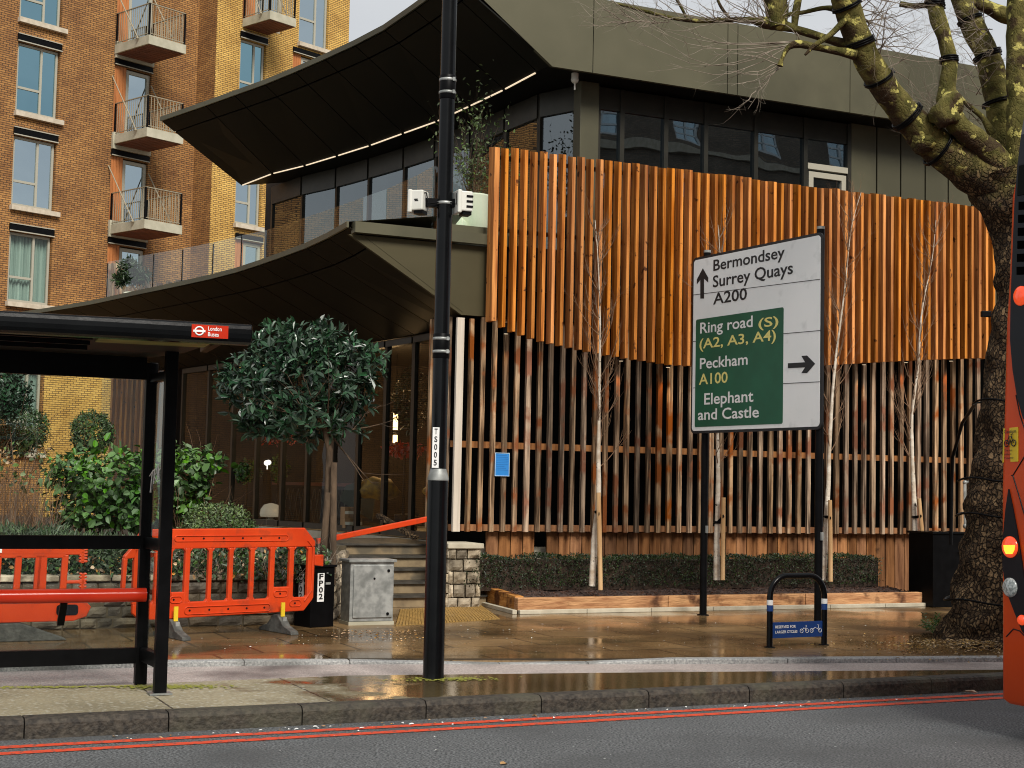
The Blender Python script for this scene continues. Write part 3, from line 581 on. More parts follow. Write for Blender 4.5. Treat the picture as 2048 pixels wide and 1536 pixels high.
def balcony(P, s_, w_, dp, zt, h=.30):
    c0_ = P + A1 * s_; o = lambda u_, k, z_: c0_ + A1 * u_ + AN * k + Z * z_
    mb = MB(); mb.box(o(w_ / 2, dp / 2 + .01, zt - h / 2), (w_, dp, h), (A1, AN, Z), 0); sl = mb.build('balcony', T['concrete'], apt)
    mb = MB(); k = 9
    for i in range(k): mb.box(o(w_ * .04 + (i + .5) * w_ * .92 / k, dp / 2, zt - h - .015), (w_ * .92 / k - .02, dp * .94, .03), (A1, AN, Z))
    mb.build('deck_boards', T['soffit_wood'], sl)
    mb = MB(); top = zt + 1.08
    path = [o(.04, .05, 0), o(.04, dp - .04, 0), o(w_ - .04, dp - .04, 0), o(w_ - .04, .05, 0)]
    for a, b_ in zip(path[:-1], path[1:]):
        mb.bar(a + Z * top, b_ + Z * top, .05, .025); mb.bar(a + Z * (zt + .07), b_ + Z * (zt + .07), .03, .02)
        l = (b_ - a).length; k = int(l / .115)
        for i in range(1, k): mb.bar(a.lerp(b_, i / k) + Z * (zt + .05), a.lerp(b_, i / k) + Z * top, .016, .016, up=A1)
    for p in path: mb.bar(p + Z * zt, p + Z * top, .05, .05, up=A1, m=1)
    mb.build('railing', [T['railing'], T['black']], sl)
    for u_ in (-.12, w_ - .02):
        mb = MB(); mb.tube([o(u_, .02, zt + 2.0), o(u_ + .06, dp * .72, zt + .0)], .022, 6); mb.ball(o(u_ + .06, dp * .72, zt - .03), .05, 8); mb.build('tie_rod', T['railing'], sl)
bw_ = None
for py_near, px_near, px_l, px_r in ((69, 297, 229, 372), (254, 293, 225, 366), (438, 288, 217, 364)):
    sl_, zz = hit(px_l, py_near + 33, P1)
    dp = depth_for(P1, sl_, zz, px_near); zt_ = None
    lo_, hi_ = zz - 3, zz + 3
    for _ in range(40):
        m_ = (lo_ + hi_) / 2
        if proj(P1 + A1 * sl_ + AN * dp + Z * m_)[1] > py_near: lo_ = m_
        else: hi_ = m_
    wd = 0.5
    while proj(P1 + A1 * (sl_ + wd) + AN * dp + Z * lo_)[0] < px_r: wd += .02
    balcony(P1, sl_, wd, dp, lo_)
sl_, zz = H2(485, 40); dp = depth_for(P2, sl_, zz, 540); wd = .5
while proj(P2 + A1 * (sl_ + wd) + AN * dp + Z * zz)[0] < 592: wd += .02
balcony(P2, sl_, wd, dp, zz + .05)
# ================================================================== RESTAURANT PAVILION
FL = V((-.74, 19.2, 0))
def FP(t_, off, z_): return FL + RU * t_ + RN * off + Z * z_
def fac(px, py, off=0):
    q = onpl(px, py, FL + RN * off, RN) - FL; return q.dot(RU), q.z
pav = thing('restaurant_pavilion', 'two storey restaurant with larch slat screens and sweeping bronze canopies', 'building', FL)
tC, zC = fac(1105, 130); tP, zP = fac(912, -54); tE, zE = fac(923, 628); tD, zD = fac(698, 443)
ZF, ZF1 = .74, 4.45
def canopy(inner, outer, soff, edge_h, name, band=.16, zrise=.32):
    n = len(inner); mb = MB()
    for i in range(n - 1):
        a, b_, c, d = inner[i], inner[i + 1], outer[i + 1], outer[i]
        up = (b_ - a).cross(d - a).normalized()
        if up.z < 0: up = -up
        mb.quad(a + up * .03, b_ + up * .03, c + up * .03, d + up * .03, 1)
        g = .012
        for f0, f1 in ((0.0, 1 - band), (1 - band, 1.0)):
            p = [a.lerp(d, f0), b_.lerp(c, f0), b_.lerp(c, f1), a.lerp(d, f1)]
            cx = (p[0] + p[1] + p[2] + p[3]) / 4
            l1 = (p[1] - p[0]).length; l2 = (p[3] - p[0]).length
            q = []
            ua = (p[1] - p[0]).normalized(); va = (p[3] - p[0]).normalized()
            q = [p[0] + ua * g + va * g, p[1] - ua * g + va * g, p[2] - ua * g - va * g, p[3] + ua * g - va * g]
            mb.prism(q, up * .02, 0)
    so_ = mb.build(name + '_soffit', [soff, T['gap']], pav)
    mb = MB()
    for i in range(n - 1):
        a, b_ = outer[i], outer[i + 1]; o_ = (a - inner[i]); o_.z = 0; o_.normalize(); o2 = (b_ - inner[i + 1]); o2.z = 0; o2.normalize()
        mb.prism([a, a + o_ * .03, a + o_ * .03 + Z * edge_h, a + Z * edge_h], b_ - a)
        mb.quad(a + Z * edge_h, b_ + Z * edge_h, inner[i + 1] + Z * (zrise + outer[i].z - inner[i].z), inner[i] + Z * (zrise + outer[i].z - inner[i].z))
    mb.build(name + '_edge', T['metal'], pav)
    return so_
# upper canopy, nodes where the panel joints meet each edge
up_in = [(484, 372), (546, 348), (611, 332), (675.5, 312.5), (741.5, 291.7), (807.6, 267.6), (875, 243.5), (941, 213), (1010, 180), (1076, 145)]
up_out = [(323, 234), (412, 203), (470, 182), (531, 160), (591.6, 135), (650.7, 109), (711, 81), (770, 50), (830, 8), (893, -38)]
UI = [onz(x, y_, zC) for x, y_ in up_in] + [FP(tC, 0, zC)]; UO = [onz(x, y_, zP) - Z * .085 for x, y_ in up_out] + [FP(tP, 0, zP - .085)]
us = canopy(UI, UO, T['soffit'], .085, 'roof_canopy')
for i in range(len(UI) - 2):
    a = UI[i].lerp(UO[i], .012).lerp(UI[i + 1].lerp(UO[i + 1], .012), .05); b_ = UI[i].lerp(UO[i], .012).lerp(UI[i + 1].lerp(UO[i + 1], .012), .95)
    mb = MB(); mb.bar(a - Z * .010, b_ - Z * .010, .020, .016); mb.build('light_strip', T['ledlamp'], us)
# lower canopy
lo_out = [(698, 443), (640, 475), (581, 499), (484, 533), (412, 552), (306, 575), (249, 587), (180, 602), (90, 617), (10, 629)]
LO = [p - Z * .075 for p in crom([FP(tD, 0, zD)] + [onz(x, y_, zD) for x, y_ in lo_out[1:]], 16)]
lo_in = [(869, 661), (746, 684), (650, 698), (560, 710), (445, 725), (353, 738)]
LIp = [FP(tE, 0, zE)] + [onz(x, y_, zE) for x, y_ in lo_in]
LIp += [LIp[-1] + (LIp[-1] - LIp[-2]) * .9 + V((-.5, 0, 0))]
LI = crom(LIp, 16)
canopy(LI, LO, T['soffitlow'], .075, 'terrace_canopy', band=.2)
# fascias along the street: separate cladding panels with joints
def fascia(tl_b, zb, tl_t, zt_, joints, t_end, name, off=0, m=None):
    mb = MB(); es = [None] + joints + [t_end]
    for i in range(len(es) - 1):
        b0 = tl_b if es[i] is None else es[i] + .006; t0 = tl_t if es[i] is None else es[i] + .006; e_ = es[i + 1] - .006
        if es[i] is None:
            mb.prism([FP(b0, off, zb), FP(e_, off, zb), FP(e_, off, zt_), FP(t0, off, zt_)], RN * .06)
        else: mb.prism([FP(b0, off, zb), FP(e_, off, zb), FP(e_, off, zt_), FP(t0, off, zt_)], RN * .06)
    mb.quad(FP(tl_b + .1, off + .05, zb), FP(t_end, off + .05, zb), FP(t_end, off + .05, zt_ - .05), FP(tl_b + .1, off + .05, zt_ - .05), 1)
    return mb.build(name, [m or T['metal'], T['gap']], pav)
TEND = fac(2075, 300)[0]
fascia(tC, zC - .02, tP, zP, [fac(1187, 60)[0], fac(1455, 150)[0], fac(1475, 150)[0], fac(1700, 180)[0], fac(1900, 200)[0]], TEND, 'roof_fascia')
tS = fac(990, 550)[0]
fascia(tE, zE - .01, tD, zD - .16, [], tS + .25, 'terrace_fascia', m=T['metalshade'])
mb = MB(); mb.bar(FP(tD + .05, -.03, zD - .075), FP(tS + .25, -.03, zD - .075), .16, .14)
a = fac(905, 480)[0]; mb.bar(FP(a, .10, zD + .055), FP(tS + .25, .10, zD + .055), .10, .11); mb.build('parapet_trim', T['metal'], pav)
# flat soffit, roof and floors
GOFF = .62
cor = FP(2.22, GOFF, 0)                                   # glazed corner on the upper floor
UG = []                                                   # upper side glazing line, a stride inside the soffit edge
for i in range(len(UI)):
    o_ = (UI[i] - UO[i]); o_.z = 0; o_.normalize(); UG.append(drop(UI[i] + o_ * .55, 0))
UG = UG[:-2] + [cor]
BACK = [FP(12.5, 9, 0), FP(-1, 14, 0)]
def slab(poly, z_, th, name, m): mb = MB(); mb.prism([drop(p, z_) for p in poly], (0, 0, th)); return mb.build(name, m, pav)
slab(UI + [FP(TEND, 0.07, 0), FP(TEND, 9, 0), FP(1, 9, 0)], zC + .01, .08, 'ceiling', T['soffit'])
slab([p for p in UO] + [FP(TEND, .08, 0), FP(TEND, 9, 0), FP(1, 9, 0)], zP - .05, .035, 'roof', T['gap'])
slab([drop(p, 0) for p in reversed(LI)] + [FP(TEND, .45, 0), FP(TEND, 9, 0), FP(1.0, 9, 0), FP(-.5, 12.5, 0)], zE + .03, ZF1 - zE - .03, 'first_floor', T['soffitlow'])
slab([drop(p, 0) for p in reversed(LI)][3:] + [FP(tE + .2, .35, 0), FP(TEND, .5, 0), FP(TEND, 9, 0), FP(1, 9, 0), FP(-.5, 12.5, 0)], .0, ZF - .02, 'floor_slab', T['coping'])
# terrace deck reaching under the canopy top
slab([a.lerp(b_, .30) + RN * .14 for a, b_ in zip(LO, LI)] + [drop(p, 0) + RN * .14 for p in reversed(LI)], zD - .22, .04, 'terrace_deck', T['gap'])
mb = MB(); wall = [FP(TEND, .5, 0), FP(TEND, 9, 0), FP(1.0, 9.0, 0), FP(-.5, 12.5, 0), drop(LI[-1], 0) + V((.6, 1.2, 0))]
for i, (a, b_) in enumerate(zip(wall[:-1], wall[1:])): mb.quad(drop(a, 0), drop(b_, 0), drop(b_, zP if i < 2 else zE), drop(a, zP if i < 2 else zE))
mb.quad(FP(1.0, 9, ZF1), drop(UG[0], ZF1), drop(UG[0], zP), FP(1.0, 9, zP))
mb.quad(FP(.2, .9, ZF), FP(TEND, .9, ZF), FP(TEND, .9, zE), FP(.2, .9, zE))
T['inwall'] = M('inner_wall', (.016, .010, .006), (.030, .018, .010), scale=2, rough=.8)
mb.build('back_wall', T['inwall'], pav)
# glazing
def glaze(line, z0, z1, px_list, name, gl, mw=.06, md=.10, fm=None, headh=0.0, byseg=None):
    """mullions where the photo's mullions stand on a curved line, one pane between each pair"""
    fine = crom(line, 160); nodes = []
    pr = [(proj(p + Z * ((z0 + z1) / 2))[0], p) for p in fine]
    for px in px_list: nodes.append(min(pr, key=lambda q: abs(q[0] - px))[1])
    fmb = MB()
    for p in nodes: fmb.box(p + Z * ((z0 + z1) / 2), (mw, md, z1 - z0), (RU, RN, Z))
    for a, b_ in zip(nodes[:-1], nodes[1:]):
        d = (b_ - a).normalized()
        fmb.bar(a + d * .03 + Z * (z0 + .05), b_ - d * .03 + Z * (z0 + .05), md, .10); fmb.bar(a + d * .03 + Z * (z1 - .05 - headh / 2), b_ - d * .03 + Z * (z1 - .05 - headh / 2), md, .10 + headh)
    fo = fmb.build(name, fm or T['darkframe'], pav)
    for a, b_ in zip(nodes[:-1], nodes[1:]):
        d = (b_ - a).normalized(); g = MB(); g.bar(a + d * .03 + Z * ((z0 + z1) / 2), b_ - d * .03 + Z * ((z0 + z1) / 2), .014, z1 - z0 - .2 - headh); g.build('pane', gl, fo)
    return nodes
glaze([drop(p, 0) for p in reversed(UG)], ZF1, zC, [1150, 1078, 1010, 940, 872, 806, 738, 673, 604, 542], 'glazed_wall', T['sideglass'], headh=.25)
LG = [drop(p, 0) for p in LI]
LG2 = []
for i, p in enumerate(LG):
    o_ = (LI[i] - LO[i]); o_.z = 0; o_.normalize(); LG2.append(p + o_ * .12)
glaze(LG2, ZF, zE, [905, 869, 826, 773.6, 721, 671, 620, 568, 517.5, 468, 416, 366], 'glazed_wall', T['dimglass'], mw=.075, md=.13)
# street side upper windows
ups = [(1192, 1240), (1240, 1328), (1328, 1408), (1408, 1508), (1508, 1607), (1607, 1694)]
z0w, z1w = 4.6, zC - .02
fmb = MB(); xs = [fac(p, 300, GOFF)[0] for p in (1192, 1240, 1328, 1408, 1508, 1607, 1694)]
for x in xs: fmb.box(FP(x, GOFF, (z0w + z1w) / 2), (.07, .12, z1w - z0w), (RU, RN, Z))
fmb.box(FP((xs[0] + xs[-1]) / 2, GOFF + .01, z1w - .16), (xs[-1] - xs[0], .10, .32), (RU, RN, Z))
zt_ = fac(1650, 338, GOFF)[1]
fmb.box(FP((xs[-2] + xs[-1]) / 2, GOFF - .01, zt_), (xs[-1] - xs[-2] - .07, .12, .09), (RU, RN, Z), 1)
frame_bars(fmb, FP(0, GOFF, 0), RU, -RN, xs[-2] + .06, xs[-1] - .06, 4.62, zt_ - .08, .085, .06, -.03, m=1)
fo = fmb.build('window_frame', [T['darkframe'], T['frame']], pav)
for a, b_ in zip(xs[:-1], xs[1:]):
    g = MB(); g.box(FP((a + b_) / 2, GOFF, (z0w + z1w - .32) / 2), (b_ - a - .07, .014, z1w - z0w - .32), (RU, RN, Z)); g.build('pane', T['upglass'], fo)
mb = MB(); a, b_ = fac(1152, 250, GOFF)[0], fac(1189, 250, GOFF)[0]
mb.box(FP((a + b_) / 2, GOFF - .02, (4.4 + zC) / 2), (b_ - a, .22, zC - 4.4), (RU, RN, Z)); mb.build('corner_column', T['metal'], pav, bev=.008)
mb = MB(); js = [fac(p, 330, GOFF)[0] for p in (1698, 1750, 1798, 1847, 1893, 1940, 1990, 2040, 2090)]
for a, b_ in zip(js[:-1], js[1:]): mb.box(FP((a + b_) / 2, GOFF, (4.4 + zC) / 2), (b_ - a - .028, .08, zC - 4.4), (RU, RN, Z))
mb.quad(FP(js[0], GOFF + .03, 4.4), FP(js[-1], GOFF + .03, 4.4), FP(js[-1], GOFF + .03, zC), FP(js[0], GOFF + .03, zC), 1)
mb.build('cladding_panels', [T['metal'], T['gap']], pav)
# small camera under the soffit by the corner
p = FP(fac(1153, 160, .2)[0], .25, zC - .06); mb = MB(); mb.tube([p + Z * .07, p + Z * .0], .05, 10); mb.ball(p - Z * .02, .055, 10); mb.tube([p - Z * .02, p - Z * .16], .012, 6); mb.build('security_camera', [T['white']], pav)
# slat screens
tU0, tU1 = fac(992, 450, -.30)[0], fac(1988, 450, -.30)[0]
zU = fac(1500, 352, -.30)[1]
bot = [fac(x, y_, -.30) for x, y_ in ((985, 640), (1010, 656), (1040, 668), (1075, 680), (1110, 688), (1160, 699), (1200, 707), (1250, 716), (1340, 729), (1420, 734), (1500, 734), (1640, 731), (1760, 724), (1860, 719), (1960, 716))]
def zbot(t_):
    if t_ <= bot[0][0]: return bot[0][1]
    for a, b_ in zip(bot[:-1], bot[1:]):
        if t_ <= b_[0]: return a[1] + (b_[1] - a[1]) * (t_ - a[0]) / (b_[0] - a[0])
    return bot[-1][1]
nU = 60; mb = MB(); rnd = random.Random(4)
for i in range(nU + 1):
    t_ = tU0 + (tU1 - tU0) * i / nU + rnd.uniform(-.004, .004); zb = zbot(t_); tp_ = zU + rnd.uniform(-.015, .015)
    tilt = RN * rnd.uniform(-.006, .006)
    h_ = .142 if i else .19
    p0 = FP(t_, -.30, zb) + tilt; ww = .046 if i else .07
    # top cut on the slope, front edge a little lower
    a = [p0 - RU * ww / 2, p0 + RU * ww / 2, p0 + RU * ww / 2 + RN * h_, p0 - RU * ww / 2 + RN * h_]
    tops = [tp_ - .035, tp_ - .035, tp_, tp_]
    v_ = a + [V((q.x, q.y, z_)) for q, z_ in zip(a, tops)]
    mb.add(v_, [(3, 2, 1, 0), (4, 5, 6, 7), (0, 1, 5, 4), (1, 2, 6, 5), (2, 3, 7, 6), (3, 0, 4, 7)])
usc = mb.build('upper_slat_screen', T['newwood'], pav)
mb = MB()
for z_ in (zU - .14, 4.9, 4.15): mb.bar(FP(tU0 + .01, -.13, z_), FP(tU1, -.13, z_), .05, .05)
mb.build('rail', T['black'], usc)
mb = MB(); mb.quad(FP(tU0 + .1, -.06, 3.76), FP(tU1, -.06, 3.76), FP(tU1, -.06, 4.72), FP(tU0 + .1, -.06, 4.72)); mb.build('screen_backing', T['roomdark'], usc)
zL = .935; tL0, tL1 = fac(916, 900, -.02)[0], fac(1960, 900, -.02)[0]; nL = 52; mb = MB(); T['palewood'] = M('bleached_board', (.55, .47, .38), (.66, .58, .48), scale=2, stretch=(9, 9, .5), rough=.8); rnd = random.Random(9)
for i in range(nL + 1):
    t_ = tL0 + (tL1 - tL0) * i / nL + rnd.uniform(-.006, .006); ww = rnd.uniform(.058, .072); zt2 = min(zbot(t_) + .5, zE - .02) if t_ > bot[0][0] else zE - .05
    k = rnd.uniform(-.008, .008)
    if i == 0:
        mb.box(FP(t_, .0, (zL + zt2) / 2), (.10, .05, zt2 - zL), (RU, RN, Z), 1)
        continue
    mb.box(FP(t_, .025 + k, (zL + zt2) / 2), (ww, .050, zt2 - zL), (RU, RN, Z))
lsc = mb.build('lower_slat_screen', [T['oldwood'], T['palewood']], pav)
# side return of the lower slats towards the glazing
mb = MB()
for i in range(1, 4): mb.box(FP(tL0 - .03 - .04 * i, .20 * i, (zL + zE) / 2), (.05, .07, zE - zL - .05), (RU, RN, Z))
mb.build('slat_return', T['oldwood'], lsc)
mb = MB()
for z_ in (zL + .05, 2.07): mb.bar(FP(tL0 - .06, .085, z_), FP(tL1, .085, z_), .06, .085)
mb.build('rail', T['plinthwood'], lsc)
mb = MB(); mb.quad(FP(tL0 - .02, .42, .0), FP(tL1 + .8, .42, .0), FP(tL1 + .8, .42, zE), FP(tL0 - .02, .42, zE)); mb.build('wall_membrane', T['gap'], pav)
mb = MB(); t_ = fac(972, 1090, .16)[0]; i = 0
while t_ < tL1:
    i += 1
    if i not in (5,): mb.box(FP(t_ + .085, .17, .50), (.165, .03, .86), (RU, RN, Z))
    t_ += .178
mb.build('plinth_boards', T['plinthwood'], pav)
# downlights under the upper screen that graze the lower slats
for px, py in ((1012, 660), (1242, 716), (1336, 730), (1728, 724), (1812, 720), (1902, 722)):
    t_, z_ = fac(px, py, -.10); zz = min(zbot(t_) - .02, z_)
    mb = MB(); c = FP(t_, -.10, zz); mb.tube([c + Z * .14, c], .038, 12); mb.tube([c + Z * .001, c - Z * .004], .028, 12, m=1)
    mb.build('downlight', [T['black'], T['ledlamp']], lsc)
    ld = bpy.data.lights.new('downlight_lamp', 'SPOT'); lo2 = bpy.data.objects.new('downlight_lamp', ld); sc.collection.objects.link(lo2)
    ld.energy = 14; ld.color = (1, .55, .2); ld.spot_size = RAD(42); ld.spot_blend = .7; ld.shadow_soft_size = .02
    lo2.location = c - Z * .012; lo2.rotation_euler = (-(Z * -1 + RN * .16).normalized()).to_track_quat('Z', 'Y').to_euler()
# glass balustrade on the terrace
zB = 5.75; bl = [onz(x, y_, zB) for x, y_ in ((868, 332), (835, 351), (775, 378), (668, 416), (600, 439), (535, 460), (484, 471), (427, 485), (366, 497), (308, 507), (216, 524))]
bl = [drop(p, 0) for p in bl]; brk = FP(tS + .2, .55, 0)
bl = [brk, FP(fac(925, 400, .55)[0], .55, 0)] + bl
mb = MB()
for p in (bl[9], bl[10], bl[11], bl[12], bl[8]): mb.box(p + Z * 5.1, (.02, .03, 1.25), (RU, RN, Z))
for a, b_ in zip(bl[:-1], bl[1:]): mb.bar(a + Z * (zD - .05), b_ + Z * (zD - .05), .06, .12)
bo = mb.build('balustrade', T['black'], pav)
for a, b_ in zip(bl[:-1], bl[1:]):
    d = (b_ - a).normalized(); mb = MB(); mb.bar(a + d * .012 + Z * ((zB + 4.75) / 2), b_ - d * .012 + Z * ((zB + 4.75) / 2), .018, zB - 4.75); mb.build('glass_panel', T['balglass'], bo)
# slatted end bay behind glass, at the garden end
pA, pB = drop(atY(203, 820, 31.5), 0), drop(atY(335, 820, 30.5), 0); d = (pB - pA).normalized(); n_ = V((d.y, -d.x, 0)); l = (pB - pA).length
mb = MB(); k = 13; rnd = random.Random(3)
for i in range(k): mb.box(pA + d * (l * (i + .5) / k) + Z * 2.2 - n_ * .25, (.06, .10, 4.2), (d, n_, Z))
mb.build('end_slat_screen', T['newwood'], pav)
mb = MB(); mb.quad(pA - n_ * .5, pB - n_ * .5, pB - n_ * .5 + Z * 4.2, pA - n_ * .5 + Z * 4.2); mb.build('end_wall', T['inwall'], pav)
mb = MB(); mb.box((pA + pB) / 2 + Z * 2.2, (l, .014, 4.2), (d, n_, Z)); mb.build('end_glass', T['clear'], pav)
# ================================================================== LAMP POST
L0 = drop(onz(866.5, 1356, 0), 0)
lamp = thing('lamp_post', 'black lamp post with a white TS005 plate and two grey sensor boxes', 'lamp post', L0)
mb = MB(); mb.lathe(L0, [(.088, 0), (.086, .02), (.084, .05), (.084, 1.56), (.081, 1.585), (.066, 1.655), (.064, 1.67), (.0635, 3.5), (.060, 8.2)], 28)
mb.build('post', T['blackgloss'], lamp)
mb = MB(); mb.lathe(L0, [(.0855, 1.575), (.087, 1.59), (.0665, 1.662), (.065, 1.668)], 28); mb.build('shoulder_collar', T['galv'], lamp)
for z_ in (2.66, 4.79):
    mb = MB(); mb.lathe(L0, [(.066, z_ - .10), (.069, z_ - .095), (.069, z_ + .095), (.066, z_ + .10)], 24); sl = mb.build('rubber_sleeve', T['black'], lamp)
    for k in (-.045, .06):
        mb = MB(); mb.lathe(L0, [(.0695, z_ + k - .011), (.0715, z_ + k - .009), (.0715, z_ + k + .009), (.0695, z_ + k + .011)], 24)
        mb.box(L0 + V((.055, -.05, z_ + k)), (.02, .02, .03)); mb.build('clamp_band', T['galv'], sl)
mb = MB(); p = L0 + V((-.022, -.0655, 0)); zb_, zt_ = 1.675, 1.675 + .325
nx = V((.94, -.02, 0)).normalized()
mb.box(p + Z * ((zb_ + zt_) / 2), (.054, .006, zt_ - zb_), (X, Y, Z)); pl_ = mb.build('number_plate', T['inkwhite'], lamp)
mb = MB()
for i, ch in enumerate('TS005'): text(mb, ch, p + V((-.0125, -.003, zt_ - .055 - i * .0625)), X, Z, .044, .025, .02, lift=.002)
mb.build('lettering', T['inkblack'], pl_)
zc = 3.83
mb = MB(); mb.lathe(L0, [(.065, zc - .012), (.068, zc - .010), (.068, zc + .010), (.065, zc + .012)], 24); mb.build('clamp_band', T['galv'], lamp)
def sensor(px, side):
    c = L0 + X * ((px - 890) * 11.8 / FPX) + Z * (zc + .0) + Y * (-.02)
    rz = Matrix.Rotation(.35 * side, 3, 'Z'); ax = (rz @ X, rz @ Y, Z)
    mb = MB(); mb.box(c + Z * .01, (.115, .13, .165), ax); mb.box(c - ax[0] * .055 * 1 + Z * .005, (.035, .15, .19), ax)
    b = mb.build('sensor_box', T['white'], lamp, bev=.010)
    mb = MB()
    if side > 0:
        for k in range(3): mb.box(c + ax[0] * .03 - ax[1] * .066 + Z * (.05 - k * .042), (.055, .012, .016), ax)
    else: mb.box(c + ax[0] * .0 - ax[1] * .066 + Z * .015, (.03, .006, .008), ax); mb.box(c + ax[0] * .006 - ax[1] * .066 + Z * .005, (.03, .006, .006), ax)
    mb.box(c - Z * .085 + ax[0] * .015, (.075, .10, .03), ax)
    mb.build('vent', T['black'], b)
    e = L0 + X * (.05 * side) + Z * zc
    mb = MB(); mb.bar(c + X * (-.05 * side), e, .05, .07); mb.tube([c + Z * .08 - ax[1] * .03, c + X * (-.06 * side) + Z * .07 - Y * .05, (c + e) / 2 - Z * .02 - Y * .07, e - Y * .05], .007, 6); mb.build('bracket', T['black'], b)
sensor(838, -1); sensor(929, 1)
# ================================================================== DIRECTION SIGN
SL = drop(atY(1406, 1230, 18.2), 0); SR = drop(atY(1640, 1264, 16.35), 0)
Sd = (SR - SL).normalized(); Sn = V((Sd.y, -Sd.x, 0))            # along the panel / towards the reader
sgn = thing('direction_sign', 'white road direction sign with a green panel on two black posts', 'road sign', (SL + SR) / 2)
def SP(px, py): return onpl(px, py, SL, Sn)
c4 = [SP(1381.5, 866), SP(1643, 860), SP(1645.5, 470), SP(1385, 511)]
sw0 = ((c4[0] - SL).dot(Sd) + (c4[3] - SL).dot(Sd)) / 2; sw1 = ((c4[1] - SL).dot(Sd) + (c4[2] - SL).dot(Sd)) / 2
sz0 = (c4[0].z + c4[1].z) / 2; sz1 = (c4[2].z + c4[3].z) / 2
def SQ(u_, z_, k=0): return SL + Sd * u_ + Z * z_ + Sn * k
def rrect(u0, u1, z0, z1, r, n=6):
    out = []
    for cx, cz, a0 in ((u1 - r, z0 + r, -90), (u1 - r, z1 - r, 0), (u0 + r, z1 - r, 90), (u0 + r, z0 + r, 180)):
        for i in range(n + 1):
            th = RAD(a0 + 90 * i / n); out.append((cx + r * math.cos(th), cz + r * math.sin(th)))
    return out
mb = MB(); mb.prism([SQ(a, b) for a, b in rrect(sw0, sw1, sz0, sz1, .07)], -Sn * .02); bp_ = mb.build('backing_panel', T['inkblack'], sgn)
mb = MB(); mb.prism([SQ(a, b, .004) for a, b in rrect(sw0 + .032, sw1 - .032, sz0 + .032, sz1 - .032, .045)], -Sn * .003); wp = mb.build('white_face', T['signwhite'], sgn)
mb = MB()
for ya, yb in ((590, 558.5), (683, 661), (776, 763.5)):
    a = SP(1387, ya); b = SP(1641, yb); mb.bar(a + Sn * .0055, b + Sn * .0055, .002, .007)
mb.build('panel_joint', T['inkblack'], wp)
g4 = [SP(1389.7, 853), SP(1566, 849), SP(1568, 617.5), SP(1393.5, 636.5)]
gu0 = (g4[0] - SL).dot(Sd) * .5 + (g4[3] - SL).dot(Sd) * .5; gu1 = (g4[1] - SL).dot(Sd) * .5 + (g4[2] - SL).dot(Sd) * .5; gz0 = (g4[0].z + g4[1].z) / 2; gz1 = (g4[2].z + g4[3].z) / 2
mb = MB(); mb.prism([SQ(a, b, .007) for a, b in rrect(gu0, gu1, gz0, gz1, .025, 4)], -Sn * .0025); mb.build('green_panel', T['signgreen'], sgn)
tb, tw, ty = T['inkblack'], T['inkwhite'], T['inkyellow']
def stext(m_, s, x0, yb_, yt_, x1, lift):
    a = SP(x0, yb_); b = SP(x0, yt_); e = SP(x1, yb_ - (x1 - x0) * .12)
    mb = MB(); text(mb, s, a, Sd, Z, b.z - a.z, (e - a).dot(Sd), .014, lift=lift); mb.build('lettering', m_, sgn, recalc=False)
stext(tb, 'Bermondsey', 1427.5, 541.8, 520.3, 1570, .007); stext(tb, 'Surrey Quays', 1426.3, 574.8, 552.3, 1586.5, .007); stext(tb, 'A200', 1427, 609, 587, 1494.5, .007)
stext(tw, 'Ring road', 1401.4, 667, 646, 1506.5, .0095); stext(ty, '(S)', 1518, 655.5, 637.5, 1558, .0095); stext(ty, '(A2, A3, A4)', 1400, 697.5, 678.5, 1553, .0095)
stext(tw, 'Peckham', 1400.8, 738, 717, 1496.5, .0095); stext(ty, 'A100', 1399, 769.4, 748.5, 1456.5, .0095)
stext(tw, 'Elephant', 1409.5, 809, 787, 1508, .0095); stext(tw, 'and Castle', 1397, 840, 819, 1519, .0095)
def sgz(pts): return [SP(1340 + x / 3.339, 440 + y / 3.339) + Sn * .007 for x, y in pts]
def arrow(q): mb = MB(); mb.add(q, [(0, 1, 2, 8), (2, 3, 4), (2, 4, 5), (8, 2, 5), (8, 5, 6), (8, 6, 7)]); mb.build('arrow', T['inkblack'], sgn, recalc=False)
arrow(sgz([(205, 525), (230, 525), (230, 392), (258, 418), (258, 385), (222, 322), (182, 398), (182, 430), (205, 400)]))
q = sgz([(790, 990), (790, 957), (905, 950), (880, 908), (918, 905), (972, 960), (918, 1022), (880, 1022), (905, 984)]); arrow(q)
for u_, pq in ((0, (1406, 1230)), (1, (1636, 1262))):
    mb = MB(); q = drop(onpl(pq[0], pq[1], SL - Sn * .07, Sn), .006); mb.tube([q, q + Z * (sz1 + .05)], .045, 16); mb.lathe(q, [(.075, 0), (.075, .006), (.048, .012)], 16)
    po = mb.build('post', T['black'], sgn)
    mb = MB(); mb.tube([q + Z * (sz1 + .045), q + Z * (sz1 + .075)], .046, 16); mb.box(q + Z * 1.05 + Sd * .05, (.03, .03, .09), (Sd, Sn, Z)); mb.build('cap', T['galv'], po)
